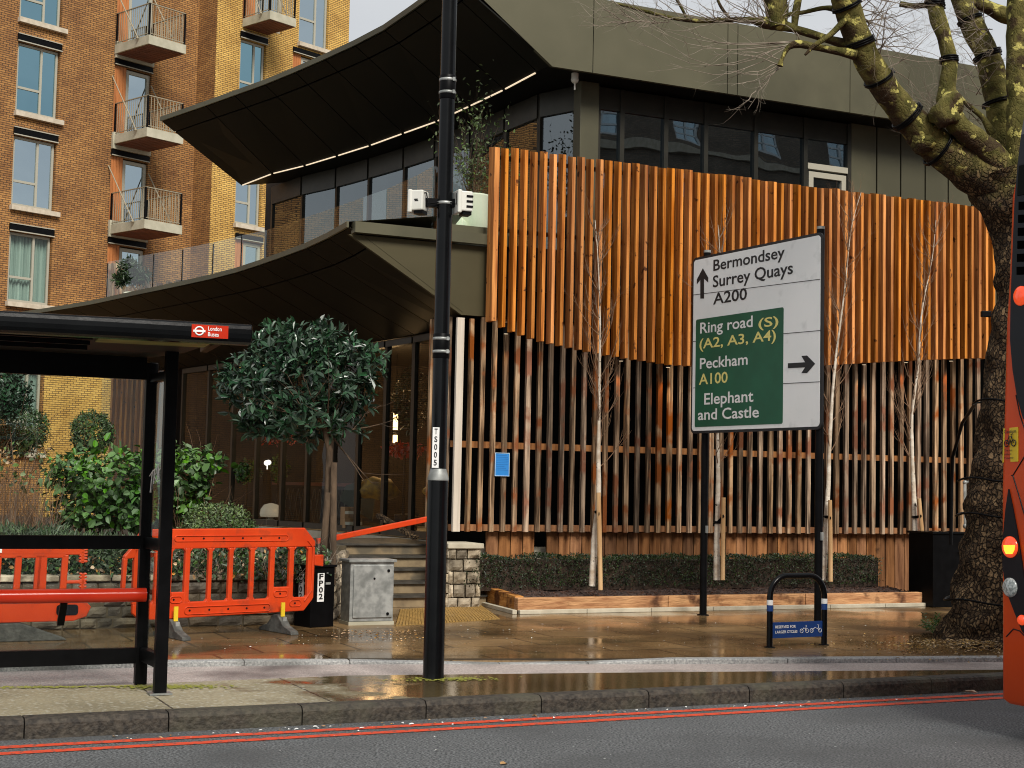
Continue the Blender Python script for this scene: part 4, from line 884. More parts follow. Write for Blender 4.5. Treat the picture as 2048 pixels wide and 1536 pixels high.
# ================================================================== BUS SHELTER
RP = drop(onz(280, 1368, 0), 0); FPo = drop(onz(319, 1388, 0), 0)
Ed = (FPo - RP); El = Ed.length; Ed.normalize()
shl = thing('bus_shelter', 'black steel bus shelter with a red perch bench and glass panels', 'bus shelter', RP)
bw = .088
def spost(p, h): mb = MB(); mb.box(p + Z * (h / 2), (bw, .075, h), (RU, RN, Z)); return mb.build('post', T['black'], shl, bev=.006)
spost(RP, 2.42); spost(FPo, 2.50)
LEFT = RP - RU * 4.2; spost(LEFT, 2.42)
mb = MB(); mb.box(FPo + Z * .006, (.16, .13, .012), (RU, RN, Z)); mb.build('base_plate', T['galv'], shl)
mb = MB(); a = RP - RU * bw / 2
for z_, h in ((1.06, .10), (.215, .115), (2.375, .17)): mb.bar(LEFT + RU * bw / 2 + Z * z_, a + Z * z_, .06, h)
mb.build('back_rail', T['black'], shl)
for z_, h in ((1.06, .085), (.23, .10), (2.30, .06)): mb = MB(); mb.bar(RP + Ed * .05 + Z * z_, FPo - Ed * .05 + Z * z_, .05, h); mb.build('end_rail', T['black'], shl)
T['shelterglass'] = glassmat('shelter_glass', (.90, .93, .91), ior=1.42, wav=.04)
mb = MB(); mb.bar(LEFT + RU * bw / 2 + Z * 1.70, a + Z * 1.70, .010, 1.17); mb.build('glass_panel', T['shelterglass'], shl)
mb = MB(); mb.bar(LEFT + RU * bw / 2 + Z * .64, a + Z * .64, .010, .73); mb.build('glass_panel', T['shelterglass'], shl)
mb = MB(); mb.bar(RP + Ed * .05 + Z * 1.68, FPo - Ed * .05 + Z * 1.68, .010, 1.15); eg = mb.build('glass_panel', T['shelterglass'], shl)
mb = MB(); mb.bar(RP + Ed * .05 + Z * .64, FPo - Ed * .05 + Z * .64, .010, .73); mb.build('glass_panel', T['shelterglass'], shl)
# scratched scrawl on the end glass
en = V((Ed.y, -Ed.x, 0));
if en.dot(C0 - RP) < 0: en = -en
def EP(px, py): return onpl(px, py, RP, en) + en * .010
mb = MB()
for st in ([(303, 985), (307, 948), (309, 940)], [(302, 952), (307, 944), (313, 938)], [(310, 968), (312, 938)], [(311, 940), (315, 937), (315, 946), (311, 952), (316, 962)],
           [(318, 960), (319, 932)], [(320.5, 958), (320.5, 928), (324, 926), (324.5, 936), (321, 941)], [(328, 917), (325, 921), (325, 927), (328, 934), (327.5, 943), (325, 948)]):
    mb.tube([EP(*q) for q in st], .0035, 5)
mb.build('scrawl', T['inkwhite'], eg)
# roof
Ra = onz(0, 622, 2.55); Rb = onz(503, 650, 2.55); rd = (Rb - Ra).normalized(); rn = V((-rd.y, rd.x, 0)); Ra = Ra - rd * 2.2
mb = MB(); prof = [(-.0, -.13), (-.028, -.118), (-.045, -.095), (-.05, -.065), (-.05, -.035), (-.046, -.014), (-.036, -.003), (-.02, 0), (.10, .004), (.10, -.13)]
mb.prism([drop(Ra, 2.55) + rn * x_ + Z * z_ for x_, z_ in prof], Rb - Ra); re_ = mb.build('roof_edge', T['blackgloss'], shl, bev=.008)
mb = MB(); c = rrect(0, 1, 0, 1, .1)
q0 = onpl(383, 664, Rb - rn * .053, rn); q1 = onpl(457, 645, Rb - rn * .053, rn); l_ = (q1 - q0).dot(rd)
mb.box(drop(q0, 2.487) + rd * (l_ / 2) - rn * .002, (l_, .008, .082), (rd, rn, Z)); stk = mb.build('red_sticker', T['red'], re_)
mb = MB(); o_ = drop(q0, 2.487) - rn * .008
ring = [o_ + rd * (.048 + .026 * math.cos(k * math.pi / 12)) + Z * (.026 * math.sin(k * math.pi / 12)) for k in range(25)]
mb.tube(ring, .0055, 6); mb.bar(o_ + rd * .010, o_ + rd * .086, .006, .013)
text(mb, 'London', o_ + rd * .103 + Z * .006, rd, Z, .026, .085, .01, lift=.001); text(mb, 'Buses', o_ + rd * .103 - Z * .030, rd, Z, .026, .068, .01, lift=.001); mb.build('roundel_lettering', T['inkwhite'], stk)
mb = MB(); rw = 1.40; A_, B_ = drop(Ra, 0), drop(Rb, 0)
qd = [A_ + rn * .1 + Z * 2.52, B_ + rn * .1 + Z * 2.52, B_ + rn * rw - rd * .25 + Z * 2.465, RP + RN * .06 + Z * 2.465, LEFT + RN * .06 + Z * 2.465]; mb.prism(qd, (0, 0, .03)); T['roofpan'] = M('roof_panel_grey', (.020, .018, .014), (.03, .027, .021), scale=3, stretch=(1, 6, 1), rough=.6, spec=.2); rfp = mb.build('roof_panel', T['roofpan'], shl)
mb = MB()
for k in (.35, .62, .9, 1.18): mb.bar(A_ + rn * k + Z * (2.505 - k * .042), B_ + rn * k - rd * .95 + Z * (2.505 - k * .042), .035, .045)
for u_ in (.12, .98): mb.bar(B_ - rd * u_ + rn * .12 + Z * 2.495, B_ - rd * u_ + rn * (rw - .05) + Z * 2.495, .05, .05)
mb.build('roof_rib', T['black'], shl)
T['skylight'] = M('mossy_rooflight', (.10, .12, .02), (.26, .28, .07), scale=4, stretch=(1, 4, 1), rough=.5, trans=0)
mb = MB()
for u_, v_ in ((.16, .2), (.16, .62)): mb.box(B_ - rd * (u_ + .38) + rn * (v_ + .18) + Z * (2.512 - (v_ + .08) * .042), (.74, .34, .02), (rd, rn, Z))
mb.build('rooflight', T['skylight'], shl)
mb = MB(); bz = .68; bn = -RN
for k, r_ in ((.20, .052), ): mb.tube([LEFT + bn * .19 + Z * bz, LEFT + bn * .19 + RU * 2 + Z * bz, RP + bn * .19 - RU * .02 + Z * bz], r_, 16)
mb.bar(LEFT + bn * .13 + Z * (bz + .02), RP + bn * .13 - RU * .03 + Z * (bz + .02), .10, .045); bnch = mb.build('bench', T['red'], shl)
mb = MB()
for u_ in (-.6, -1.8, -3.0): mb.bar(RP + RU * u_ + bn * .15 + Z * (bz - .05), RP + RU * u_ + bn * .02 + Z * (bz - .22), .05, .03)
mb.build('bench_bracket', T['black'], bnch)
# ================================================================== PLASTIC BARRIERS
def seg_holes(mb, o, d, xs, z, r, k, m):
    for x in xs: mb.tube([o + d * x + Z * z - RN * 0, o + d * x + Z * z + k], r, 8, m=m)
def foot(par, c, d, n, tagged=True):
    mb = MB(); mb.prism([c - n * .33, c - n * .32 + Z * .035, c - n * .16 + Z * .08, c - n * .05 + Z * .18, c + n * .05 + Z * .18, c + n * .16 + Z * .08, c + n * .32 + Z * .035, c + n * .33], d * .09); ft = mb.build('foot', T['rubber'], par, bev=.008)
    if tagged:
        mb = MB(); mb.box(c + d * .05 - n * .066 + Z * .235, (.042, .016, .14), (d, n, Z)); mb.build('yellow_tag', T['yellow'], par)
        mb = MB(); mb.box(c + d * .05 - n * .085 + Z * .10, (.042, .06, .12), (d, n, Z)); mb.build('foot_pin', T['galv'], ft)
BR0 = drop(onz(263, 1281, 0), .006); BR1 = drop(onz(626, 1262, 0), .006)
bd = (BR1 - BR0).normalized(); bnn = V((-bd.y, bd.x, 0)); bl_ = (BR1 - BR0).length
bar1 = thing('barrier', 'orange plastic pedestrian barrier in front of the black feeder pillar', 'barrier', BR0, 'orange plastic barriers along the stone wall')
sc_ = bl_ / 1465.0                       # metres per zoomed pixel of the reference panel
zt = lambda y_: (760 - y_) * sc_ * 1.0 + .185
Q = lambda x, y_: BR0 + bd * ((x - 270) * sc_) + Z * zt(y_)
mb = MB(); th = .05
P_ = lambda pts: mb.prism([Q(*q) for q in pts], bnn * th)
P_([(270, 205), (330, 128), (1640, 120), (1735, 222), (1735, 262), (270, 270)])          # top rail
P_([(270, 650), (1725, 640), (1725, 660), (1650, 745), (330, 765), (270, 715)])           # bottom rail
for a, b in ((270, 330), (430, 470), (520, 560), (660, 700), (845, 875), (1010, 1045), (1185, 1220), (1350, 1390), (1515, 1555), (1675, 1735)): P_([(a, 264), (b, 264), (b - 4, 655), (a - 4, 655)])
P_([(1376, 560), (1520, 560), (1520, 655), (1376, 655)]); P_([(560, 575), (662, 575), (662, 655), (560, 655)])
for x in (330, 430, 470, 520, 560, 660, 700, 845, 875, 1010, 1045, 1185, 1220, 1350, 1390, 1515, 1555, 1675):       # rounded window corners
    sgn_ = 1 if x in (330, 470, 560, 700, 875, 1045, 1220, 1390, 1555) else -1
    P_([(x - sgn_, 262), (x + sgn_ * 24, 262), (x - sgn_, 292)]); P_([(x - sgn_ - 4, 656), (x + sgn_ * 24 - 4, 656), (x - sgn_ - 4, 626)])
P_([(1735, 325), (1812, 325), (1812, 415), (1735, 405)])
P_([(195, 315), (275, 228), (330, 228), (330, 262), (305, 262), (270, 330), (195, 335)]); P_([(190, 330), (222, 330), (212, 540), (185, 540)])
fr_ = mb.build('frame', T['orange'], bar1, bev=.009)
mb = MB()
def lip(x0, x1, y0, y1, holes):
    pts = rrect(x0, x1, y0, y1, (y1 - y0) * .45, 4); pts = [Q(a, b) - bnn * .003 for a, b in pts]; mb.tube(pts + [pts[0]], .006, 5)
    for x in holes: h = Q(x, (y0 + y1) / 2); mb.tube([h - bnn * .002, h + bnn * .004], .011, 8, m=1)
lip(570, 1495, 175, 215, (635, 797, 957, 1113, 1265, 1418)); lip(665, 1360, 682, 735, (705, 860, 1012, 1163, 1310)); lip(1388, 1500, 588, 632, (1440,)); lip(1525, 1620, 662, 708, (1570,)); lip(550, 640, 605, 650, (578,))
mb.tube([Q(1665, 215) - bnn * .003, Q(1712, 265) - bnn * .003, Q(1712, 590) - bnn * .003, Q(1650, 670) - bnn * .003], .009, 6)
mb.build('moulding', [T['orange'], T['busblack']], fr_)
for x in (575, 1440): foot(bar1, BR0 + bd * ((x - 270) * sc_ - .05), bd, bnn)
# left barrier: its older, flatter neighbour
B2e = drop(onz(180, 1281, 0), .006); b2d = (RU * .98 + RN * .02).normalized(); b2n = V((-b2d.y, b2d.x, 0)); b20 = B2e - b2d * 2.1
bar2 = thing('barrier', 'orange plastic barrier behind the shelter bench, with a solid lower rail', 'barrier', b20, 'orange plastic barriers along the stone wall')
mb = MB(); Q2 = lambda x, z_: b20 + b2d * x + Z * z_
P2_ = lambda pts: mb.prism([Q2(*q) for q in pts], b2n * .05)
P2_([(0, .90), (2.0, .90), (2.0, .80), (0, .80)]); P2_([(0, .36), (2.05, .36), (2.1, .31), (2.06, .22), (1.94, .18), (0, .17)]); P2_([(0, .82), (1.85, .82), (1.85, .77), (0, .77)])
for x in (.0, .2, .4, .6, .8, 1.0, 1.2, 1.38, 1.56, 1.80): P2_([(x, .34), (x + .06, .34), (x + .075, .80), (x + .015, .80)])
P2_([(1.58, .34), (1.68, .34), (1.68, .80), (1.60, .80)]); P2_([(1.86, .56), (2.04, .56), (2.04, .53), (1.86, .53)])
for k in range(5): P2_([(1.97, .86 - k * .028), (2.05, .86 - k * .028), (2.05, .84 - k * .028), (1.97, .84 - k * .028)])
for k in range(9): P2_([(1.98, .63 - k * .030), (2.05, .63 - k * .030), (2.05, .61 - k * .030), (1.98, .61 - k * .030)])
P2_([(1.985, .86), (2.02, .86), (2.02, .72), (1.985, .72)]); P2_([(1.995, .63), (2.03, .63), (2.03, .35), (1.995, .35)])
mb.build('frame', T['orange'], bar2, bev=.008)
mb = MB()
pts = [Q2(a, b) - b2n * .004 for a, b in rrect(1.78, 1.98, .235, .335, .03, 4)]; mb.add(pts, [tuple(range(len(pts)))]); mb.build('hand_hole', T['busblack'], bar2, recalc=False)
mb = MB(); mb.box(Q2(.62, .85) - b2n * .003, (1.3, .006, .06), (b2d, b2n, Z)); mb.build('reflective_strip', T['inkwhite'], bar2)
c = Q2(1.35, 0); mb = MB(); mb.prism([c - b2d * .50, c - b2d * .42 + Z * .17, c + b2d * .12 + Z * .17, c + b2d * .52 + Z * .02, c + b2d * .54], b2n * .14); mb.build('foot', T['rubber'], bar2, bev=.01)
mb = MB()
for px, pts in enumerate((((0, .05), (.03, .13)), ((.05, .06), (.03, .12), (.07, .14)), ((.09, .03), (.10, .14)), ((.10, .12), (.15, .12), (.15, .08)), ((.16, .04), (.17, .13)))):
    mb.tube([c - b2d * (.40 - x) + Z * z_ - b2n * .004 for x, z_ in pts], .004, 5)
mb.build('chalk_mark', T['inkwhite'], bar2)
# ================================================================== CABINETS
FPc = drop(onz(622, 1257, 0), .006)
fpt = thing('feeder_pillar', 'black feeder pillar lettered FP02 on two faces', 'cabinet', FPc)
r45 = Matrix.Rotation(RAD(42), 3, 'Z'); fx = r45 @ X; fy = r45 @ Y
mb = MB(); cc = FPc + (fx * -.15 + fy * .15) * 0 + V((0, .21, 0)); mb.box(cc + Z * .315, (.30, .30, .63), (fx, fy, Z)); bd_ = mb.build('body', T['black'], fpt, bev=.006)
mb = MB(); mb.box(cc + Z * .643, (.33, .33, .025), (fx, fy, Z)); mb.build('lid', T['blackgloss'], fpt, bev=.004)
for d_, nn in ((-fx, 1), (fx, 0)):
    # two visible faces: outward normals towards the left-front and right-front
    pass
def plate_face(nrm, rt):
    o_ = cc + nrm * .153
    mb = MB(); mb.box(o_ + rt * -.03 + Z * .42, (.085, .006, .30), (rt, nrm, Z)); pl2 = mb.build('number_plate', T['inkwhite'], fpt)
    mb = MB()
    for i, ch in enumerate('FP02'): text(mb, ch, o_ + nrm * .004 + rt * (-.03 - .026) + Z * (.508 - i * .070), rt, Z, .054, .052, .03, lift=.002)
    mb.build('lettering', T['inkblack'], pl2)
    mb = MB(); mb.box(o_ + rt * .06 + Z * .46 + nrm * .004, (.06, .012, .022), (rt, nrm, Z)); mb.box(o_ + rt * .05 + Z * .57 + nrm * .002, (.02, .008, .01), (rt, nrm, Z)); mb.build('handle', T['galv'], fpt)
n1_ = -fx * 1.0; n2_ = -fy * 1.0
for nn_ in (fx, -fx, fy, -fy):
    if nn_.dot(C0 - cc) > 0: plate_face(nn_, Z.cross(nn_).normalized())
GC = drop(onz(698, 1252, 0), .006)
gcb = thing('grey_cabinet', 'grey galvanised steel street cabinet beside the stone steps', 'cabinet', GC)
gu, gn = RU, RN; gw, gdp, gh = .50, .30, .685
mb = MB(); mb.box(GC + gu * gw / 2 + gn * gdp / 2 + Z * (gh / 2 + .02), (gw, gdp, gh - .04), (gu, gn, Z)); mb.build('body', T['galv'], gcb, bev=.004)
mb = MB(); mb.box(GC + gu * gw / 2 + gn * gdp / 2 + Z * (gh + .005), (gw + .05, gdp + .05, .03), (gu, gn, Z)); mb.build('lid', T['galv'], gcb, bev=.005)
mb = MB(); mb.box(GC + gu * (gw / 2 + .01) - gn * .008 + Z * (gh / 2 + .02), (gw - .05, .016, gh - .12), (gu, gn, Z)); dr = mb.build('door', T['galv'], gcb, bev=.004)
mb = MB()
for z_ in (gh - .10, .12): mb.tube([GC + gu * (gw - .07) - gn * .016 + Z * z_, GC + gu * (gw - .07) - gn * .026 + Z * z_], .016, 10)
mb.tube([GC + gu * .27 - gn * .016 + Z * .5, GC + gu * .27 - gn * .022 + Z * .5], .012, 8); mb.build('lock', T['black'], dr)
mb = MB(); mb.box(GC + gu * gw / 2 + gn * gdp / 2 + Z * .012, (gw + .02, gdp + .02, .05), (gu, gn, Z)); mb.build('plinth', T['concrete'], gcb)
BC = drop(onz(1866, 1216, 0), .006)
bcb = thing('black_cabinet', 'tall black steel service cabinet at the planter end by the plane tree', 'cabinet', BC)
mb = MB(); mb.box(BC + RU * .30 + RN * .25 + Z * .50, (.60, .5, 1.0), (RU, RN, Z)); mb.build('body', T['black'], bcb, bev=.006)
mb = MB(); mb.box(BC + RU * .30 + RN * .25 + Z * 1.012, (.64, .54, .03), (RU, RN, Z)); mb.build('lid', T['blackgloss'], bcb, bev=.004)
mb = MB(); mb.box(BC + RU * .52 - RN * .01 + Z * .5, (.012, .02, .9), (RU, RN, Z)); mb.tube([BC + RU * .45 - RN * .0 + Z * .75, BC + RU * .45 - RN * .03 + Z * .75], .012, 8); mb.build('door_trim', T['busblack'], bcb)
q = [atY(1902, 1060, 19.2), atY(1903, 980, 19.2), atY(1905, 915, 19.2), atY(1925, 845, 18.6), atY(1952, 805, 17.4)]
mb = MB(); mb.tube([V((q[0].x, q[0].y, 0.9))] + q, .022, 8); mb.build('cable_pipe', T['black'], label='black cable pipe rising from the cabinet to the plane tree', cat='pipe')
q = [atY(1931, 1052, 20.5), atY(1930, 965, 20.5), atY(1944, 962, 20.5)]
mb = MB(); mb.tube(q, .026, 8); mb.ball(q[0], .04, 8); mb.ball(q[1], .034, 8); mb.build('water_pipe', T['galv'], label='silver standpipe fixed to the slats beside the plane tree', cat='pipe')
# ================================================================== CYCLE STAND
S0 = drop(onz(1539, 1296, 0), .006); S1 = drop(onz(1648, 1291, 0), .006)
cst = thing('cycle_stand', 'black hoop cycle stand with white and blue bands and a blue plate', 'cycle stand', (S0 + S1) / 2)
sd2 = (S1 - S0).normalized(); sw = (S1 - S0).length; sh = .70; rr = .21
pts = [S0, S0 + Z * (sh - rr)]
for i in range(1, 8):
    th = math.pi / 2 * i / 8; pts.append(S0 + sd2 * (rr - rr * math.cos(th)) + Z * (sh - rr + rr * math.sin(th)))
pts.append(S0 + sd2 * rr + Z * sh); pts.append(S1 - sd2 * rr + Z * sh)
for i in range(1, 8):
    th = math.pi / 2 * i / 8; pts.append(S1 - sd2 * (rr - rr * math.sin(th)) + Z * (sh - rr + rr * math.cos(th)))
pts += [S1 + Z * (sh - rr), S1]
mb = MB(); mb.tube(pts, .030, 14); mb.build('hoop', T['blackgloss'], cst)
for p in (S0, S1):
    mb = MB(); mb.tube([p + Z * .415, p + Z * .465], .0315, 14); mb.build('white_band', T['inkwhite'], cst)
    mb = MB(); mb.tube([p + Z * .355, p + Z * .413], .0315, 14); mb.build('blue_band', T['navy'], cst)
    mb = MB(); mb.lathe(p, [(.055, 0), (.055, .005), (.032, .010)], 14); mb.build('base_ring', T['black'], cst)
sn2 = V((sd2.y, -sd2.x, 0)); o_ = S0 + sd2 * .03
mb = MB(); mb.box(S0 + sd2 * (sw / 2) + Z * .165, (sw - .055, .012, .155), (sd2, sn2, Z)); pl3 = mb.build('plate', T['navy'], cst)
mb = MB(); fo_ = S0 + sn2 * .006
text(mb, 'RESERVED FOR', fo_ + sd2 * .065 + Z * .185, sd2, Z, .026, .26, .015, lift=.003); text(mb, 'LARGER CYCLES', fo_ + sd2 * .065 + Z * .135, sd2, Z, .026, .28, .015, lift=.003)
def wheel(c_, r_, d_, m_=0, w_=.003): mb.tube([c_ + d_ * (r_ * math.cos(k * math.pi / 8)) + Z * (r_ * math.sin(k * math.pi / 8)) for k in range(17)], w_, 4, m=m_)
b0 = fo_ + sn2 * .003
for u_, lng in ((.40, .07), (.53, .11)):
    wheel(b0 + sd2 * u_ + Z * .150, .020, sd2); wheel(b0 + sd2 * (u_ + lng) + Z * .150, .020, sd2)
    mb.tube([b0 + sd2 * u_ + Z * .15, b0 + sd2 * (u_ + lng * .4) + Z * .18, b0 + sd2 * (u_ + lng) + Z * .15], .003, 4); mb.tube([b0 + sd2 * (u_ + lng * .75) + Z * .165, b0 + sd2 * (u_ + lng * .85) + Z * .205, b0 + sd2 * (u_ + lng * .65) + Z * .205], .003, 4)
mb.build('lettering', T['inkwhite'], pl3)
# ================================================================== STEPS, WALLS, PLANTER
ST = drop(onz(687, 1218, 0), .006)
stp = thing('stone_steps', 'stone steps with dark nosings rising to the restaurant door', 'steps', ST)
T['step'] = M('step_stone', (.17, .12, .065), (.27, .20, .11), scale=7, rough=.7, c3=(.10, .08, .05), s3=3)
mb = MB(); nb = MB(); rs = (ZF - .006) / 5
for i in range(5):
    z_ = i * rs; y0 = .33 * i
    mb.box(ST + RU * .85 + RN * (y0 + .9) + Z * (z_ + rs / 2 - .012), (2.1, 1.8, rs - .028), (RU, RN, Z), 0)
    nb.box(ST + RU * .85 + RN * (y0 - .02 + .9) + Z * (z_ + rs - .013), (2.1, 1.84, .025), (RU, RN, Z), 0)
mb.build('riser', T['step'], stp)
T['nosing'] = M('black_nosing', (.02, .018, .014), (.06, .052, .04), scale=9, rough=.55)
nb.build('tread', T['nosing'], stp)
def stones(mb, p0, p1, h, th, rows_, seed, m=0, lmin=.14, lmax=.32, jit=.012):
    rnd = random.Random(seed); d = (p1 - p0); l = d.length; d.normalize(); n_ = V((d.y, -d.x, 0)); z_ = 0
    hs = [rnd.uniform(.8, 1.25) for _ in range(rows_)]; k = h / sum(hs)
    for r_ in range(rows_):
        hh = hs[r_] * k; x = -rnd.uniform(0, .1)
        while x < l:
            w_ = rnd.uniform(lmin, lmax); x0 = max(0, x); x1 = min(l, x + w_ - .018)
            if x1 - x0 > .04:
                c = p0 + d * ((x0 + x1) / 2) + Z * (z_ + hh / 2) + n_ * rnd.uniform(-jit, jit)
                hx, hz = (x1 - x0) / 2, hh / 2 - .009; nx_, nz_ = 4, 3; grid = []
                for j in range(nz_ + 1):
                    for i in range(nx_ + 1):
                        u_, v_ = i / nx_ * 2 - 1, j / nz_ * 2 - 1; edge = max(abs(u_), abs(v_)); q = c + d * (u_ * hx) + Z * (v_ * hz)
                        b = .022 * (1 - edge ** 3) + .022 * mn.noise(q * 9) * (1 if edge < .99 else .2)
                        grid.append(q + n_ * (th / 2 + b) + (d * mn.noise(q * 13) + Z * mn.noise(q * 11 + V((5, 5, 5)))) * .008)
                fs = [(j * (nx_ + 1) + i, j * (nx_ + 1) + i + 1, (j + 1) * (nx_ + 1) + i + 1, (j + 1) * (nx_ + 1) + i) for j in range(nz_) for i in range(nx_)]
                bo_ = [i for i in range(nx_ + 1)] + [j * (nx_ + 1) + nx_ for j in range(1, nz_ + 1)] + [nz_ * (nx_ + 1) + i for i in range(nx_ - 1, -1, -1)] + [j * (nx_ + 1) for j in range(nz_ - 1, 0, -1)]
                base = len(grid); grid += [grid[i] - n_ * (.05) for i in bo_]; nb_ = len(bo_)
                fs += [(bo_[i], base + i, base + (i + 1) % nb_, bo_[(i + 1) % nb_]) for i in range(nb_)]
                mb.add(grid, fs, m)
            x += w_
        z_ += hh
def core(mb, p0, p1, h, th, m=0):
    d = (p1 - p0); l = d.length; d.normalize(); n_ = V((-d.y, d.x, 0)); mb.box((p0 + p1) / 2 + Z * h / 2, (l, th, h), (d, n_, Z), m)
W0 = drop(onz(-260, 1266, 0), .006); W1 = drop(onz(640, 1247, 0), .006)
WH = .52
gw1 = thing('garden_wall', 'low damp rubble stone wall holding back the planted bed behind the barriers', 'wall', W0)
mb = MB(); core(mb, W0, W1, WH, .20); mb.build('mortar_core', T['mortar'], gw1, uv=False)
mb = MB(); stones(mb, W0, W1, WH - .05, .22, 4, 5, jit=.01); mb.build('stonework', T['stonedark'], gw1, recalc=False)
mb = MB(); d = (W1 - W0).normalized(); k = 0
while k < (W1 - W0).length - .3:
    l = random.uniform(.35, .7); mb.bar(W0 + d * k + Z * (WH - .01), W0 + d * min(k + l - .01, (W1 - W0).length) + Z * (WH - .01), .29, .06); k += l
mb.build('coping', T['stone'], gw1, bev=.01)
# wall end that flanks the steps on the left, higher
E0 = drop(onz(640, 1247, 0), .006); E1 = ST - RU * .08 + RN * .05
gw2 = thing('flank_wall', 'pale rubble stone wall end between the grey cabinet and the steps', 'wall', E0)
mb = MB(); core(mb, E0, E1, .70, .24); core(mb, E1, E1 + RN * 1.6, .76, .22); mb.build('mortar_core', T['mortar'], gw2)
mb = MB(); stones(mb, E0, E1, .72, .25, 5, 8); mb.build('stonework', T['stone'], gw2, recalc=False)
Pc = drop(onz(895, 1217, 0), .006)
pil = thing('stone_pillar', 'rubble stone pillar with a flat pale cap at the right of the steps', 'pillar', Pc)
pw = .43; ph = .74
mb = MB(); mb.box(Pc + RU * pw / 2 + RN * .25 + Z * ph / 2, (pw, .46, ph), (RU, RN, Z)); mb.build('mortar_core', T['mortar'], pil)
mb = MB(); stones(mb, Pc, Pc + RU * pw, ph, .03, 5, 21, lmin=.13, lmax=.24); stones(mb, Pc + RN * .5, Pc, ph, .03, 5, 22, lmin=.13, lmax=.26); mb.build('stonework', T['stone'], pil, recalc=False)
mb = MB(); mb.box(Pc + RU * (pw / 2) + RN * .24 + Z * (ph + .03), (pw + .06, .58, .065), (RU, RN, Z)); mb.build('cap', T['coping'], pil, bev=.01)
PA = drop(onz(1035, 1229, .0), .006); PB = drop(onz(1863, 1213, 0), .006); PC = drop(onz(948, 1206, 0), .006)
pd = (PB - PA).normalized(); pn = V((-pd.y, pd.x, 0)); pd2 = (PC - PA).normalized(); bedw = 1.55
plt = thing('planter_bed', 'long raised planting bed edged in oak sleepers under the slat screen', 'planter', PA)
mb = MB(); hh = .160; k = 0; Lp = (PB - PA).length
while k < Lp - .05:
    l = min(2.1, Lp - k); a = PA + pd * (k + .004); b = PA + pd * (k + l - .004); mb.bar(a + pn * .06 + Z * (.030 + hh / 2), b + pn * .06 + Z * (.030 + hh / 2), .11, hh); k += l
mb.bar(PA + pd2 * .12 + V((.06, 0, .0)) + Z * (.030 + hh / 2), PC + V((.06, 0, 0)) + Z * (.045 + hh / 2 + .03), .11, hh + .03)
mb.build('sleeper_edging', T['sleeper'], plt, bev=.008)
mb = MB(); k = 0
while k < Lp:
    l = min(.91, Lp - k); mb.bar(PA + pd * (k + .003) - pn * .03 + Z * .025, PA + pd * (k + l - .003) - pn * .03 + Z * .025, .07, .05); k += .91
mb.bar(PA - pn * .03 - pd * .05 + Z * .025, PC - pd * .05 + Z * .025, .06, .05); mb.build('kerb_edging', T['coping'], plt, bev=.006)
# mulch: a rough sheet of soil with shreds of bark on it
mb = MB(); nx_, ny_ = 70, 12; vs_ = []
def bed(i, j):
    a = PA.lerp(PB, i) + pn * .1; b = (PC + V((.15, 0, 0))).lerp(PB + pn * bedw, i) if i < 1 else PB + pn * bedw
    p = a.lerp(a + pn * bedw if i > .1 else b, j); return V((p.x, p.y, .155 + .075 * j + .03 * mn.noise(p * 3) + .014 * mn.noise(p * 14)))
for j in range(ny_ + 1):
    for i in range(nx_ + 1): vs_.append(bed(i / nx_, j / ny_))
mb.add(vs_, [(j * (nx_ + 1) + i, j * (nx_ + 1) + i + 1, (j + 1) * (nx_ + 1) + i + 1, (j + 1) * (nx_ + 1) + i) for j in range(ny_) for i in range(nx_)], 0)
rnd = random.Random(31)
for _ in range(2600):
    p = bed(rnd.random(), rnd.random() * .75); th = rnd.random() * 6.3; d = V((math.cos(th), math.sin(th), rnd.uniform(-.35, .35))).normalized()
    l = rnd.uniform(.02, .07); mb.bar(p + Z * .008 - d * l / 2, p + Z * .012 + d * l / 2, rnd.uniform(.006, .016), .004)
mb.build('mulch', T['mulch'], plt, kind='stuff', recalc=False)
# ================================================================== PLANTS
def rdir(rnd):
    z_ = rnd.uniform(-1, 1); th = rnd.uniform(0, 6.2832); r = math.sqrt(1 - z_ * z_); return V((r * math.cos(th), r * math.sin(th), z_))
def lobes_px(ls, Yc):
    out = []
    for px, py, rx, ry in ls: k = Yc / FPX; out.append((atY(px, py, Yc), rx * k, ry * k))
    return out
def crown(mb, lobes, n, l, wd, seed, per=1, shell=.55, dy=.85, droop=.0, m=0, spread=.9, fold=.15, jit=0.0, up=.25):
    """leaves, singly or in rosettes, through the shell of several lobes"""
    rnd = random.Random(seed); ws_ = [a * b for _, a, b in lobes]; tot = sum(ws_)
    for _ in range(n):
        x = rnd.uniform(0, tot); i = 0
        while x > ws_[i] and i < len(lobes) - 1: x -= ws_[i]; i += 1
        c, rx, rz = lobes[i]; d = rdir(rnd); rr_ = (shell + (1.06 - shell) * rnd.random() ** .6)
        rr_ *= 1 + .18 * mn.noise(c + d * 2.3) + rnd.gauss(0, jit)
        p = c + V((d.x * rx, d.y * rx * dy, d.z * rz)) * rr_; o_ = (d + Z * up).normalized()
        for k in range(per):
            dd = (o_ * (1 - spread) + rdir(rnd) * spread); dd.z -= droop; dd.normalize()
            nr = (o_ + Z * .5 + rdir(rnd) * .5).normalized(); s_ = rnd.uniform(.5, 1.25)
            mb.leaf(p, dd, nr, l * s_, wd * s_, m, fold)
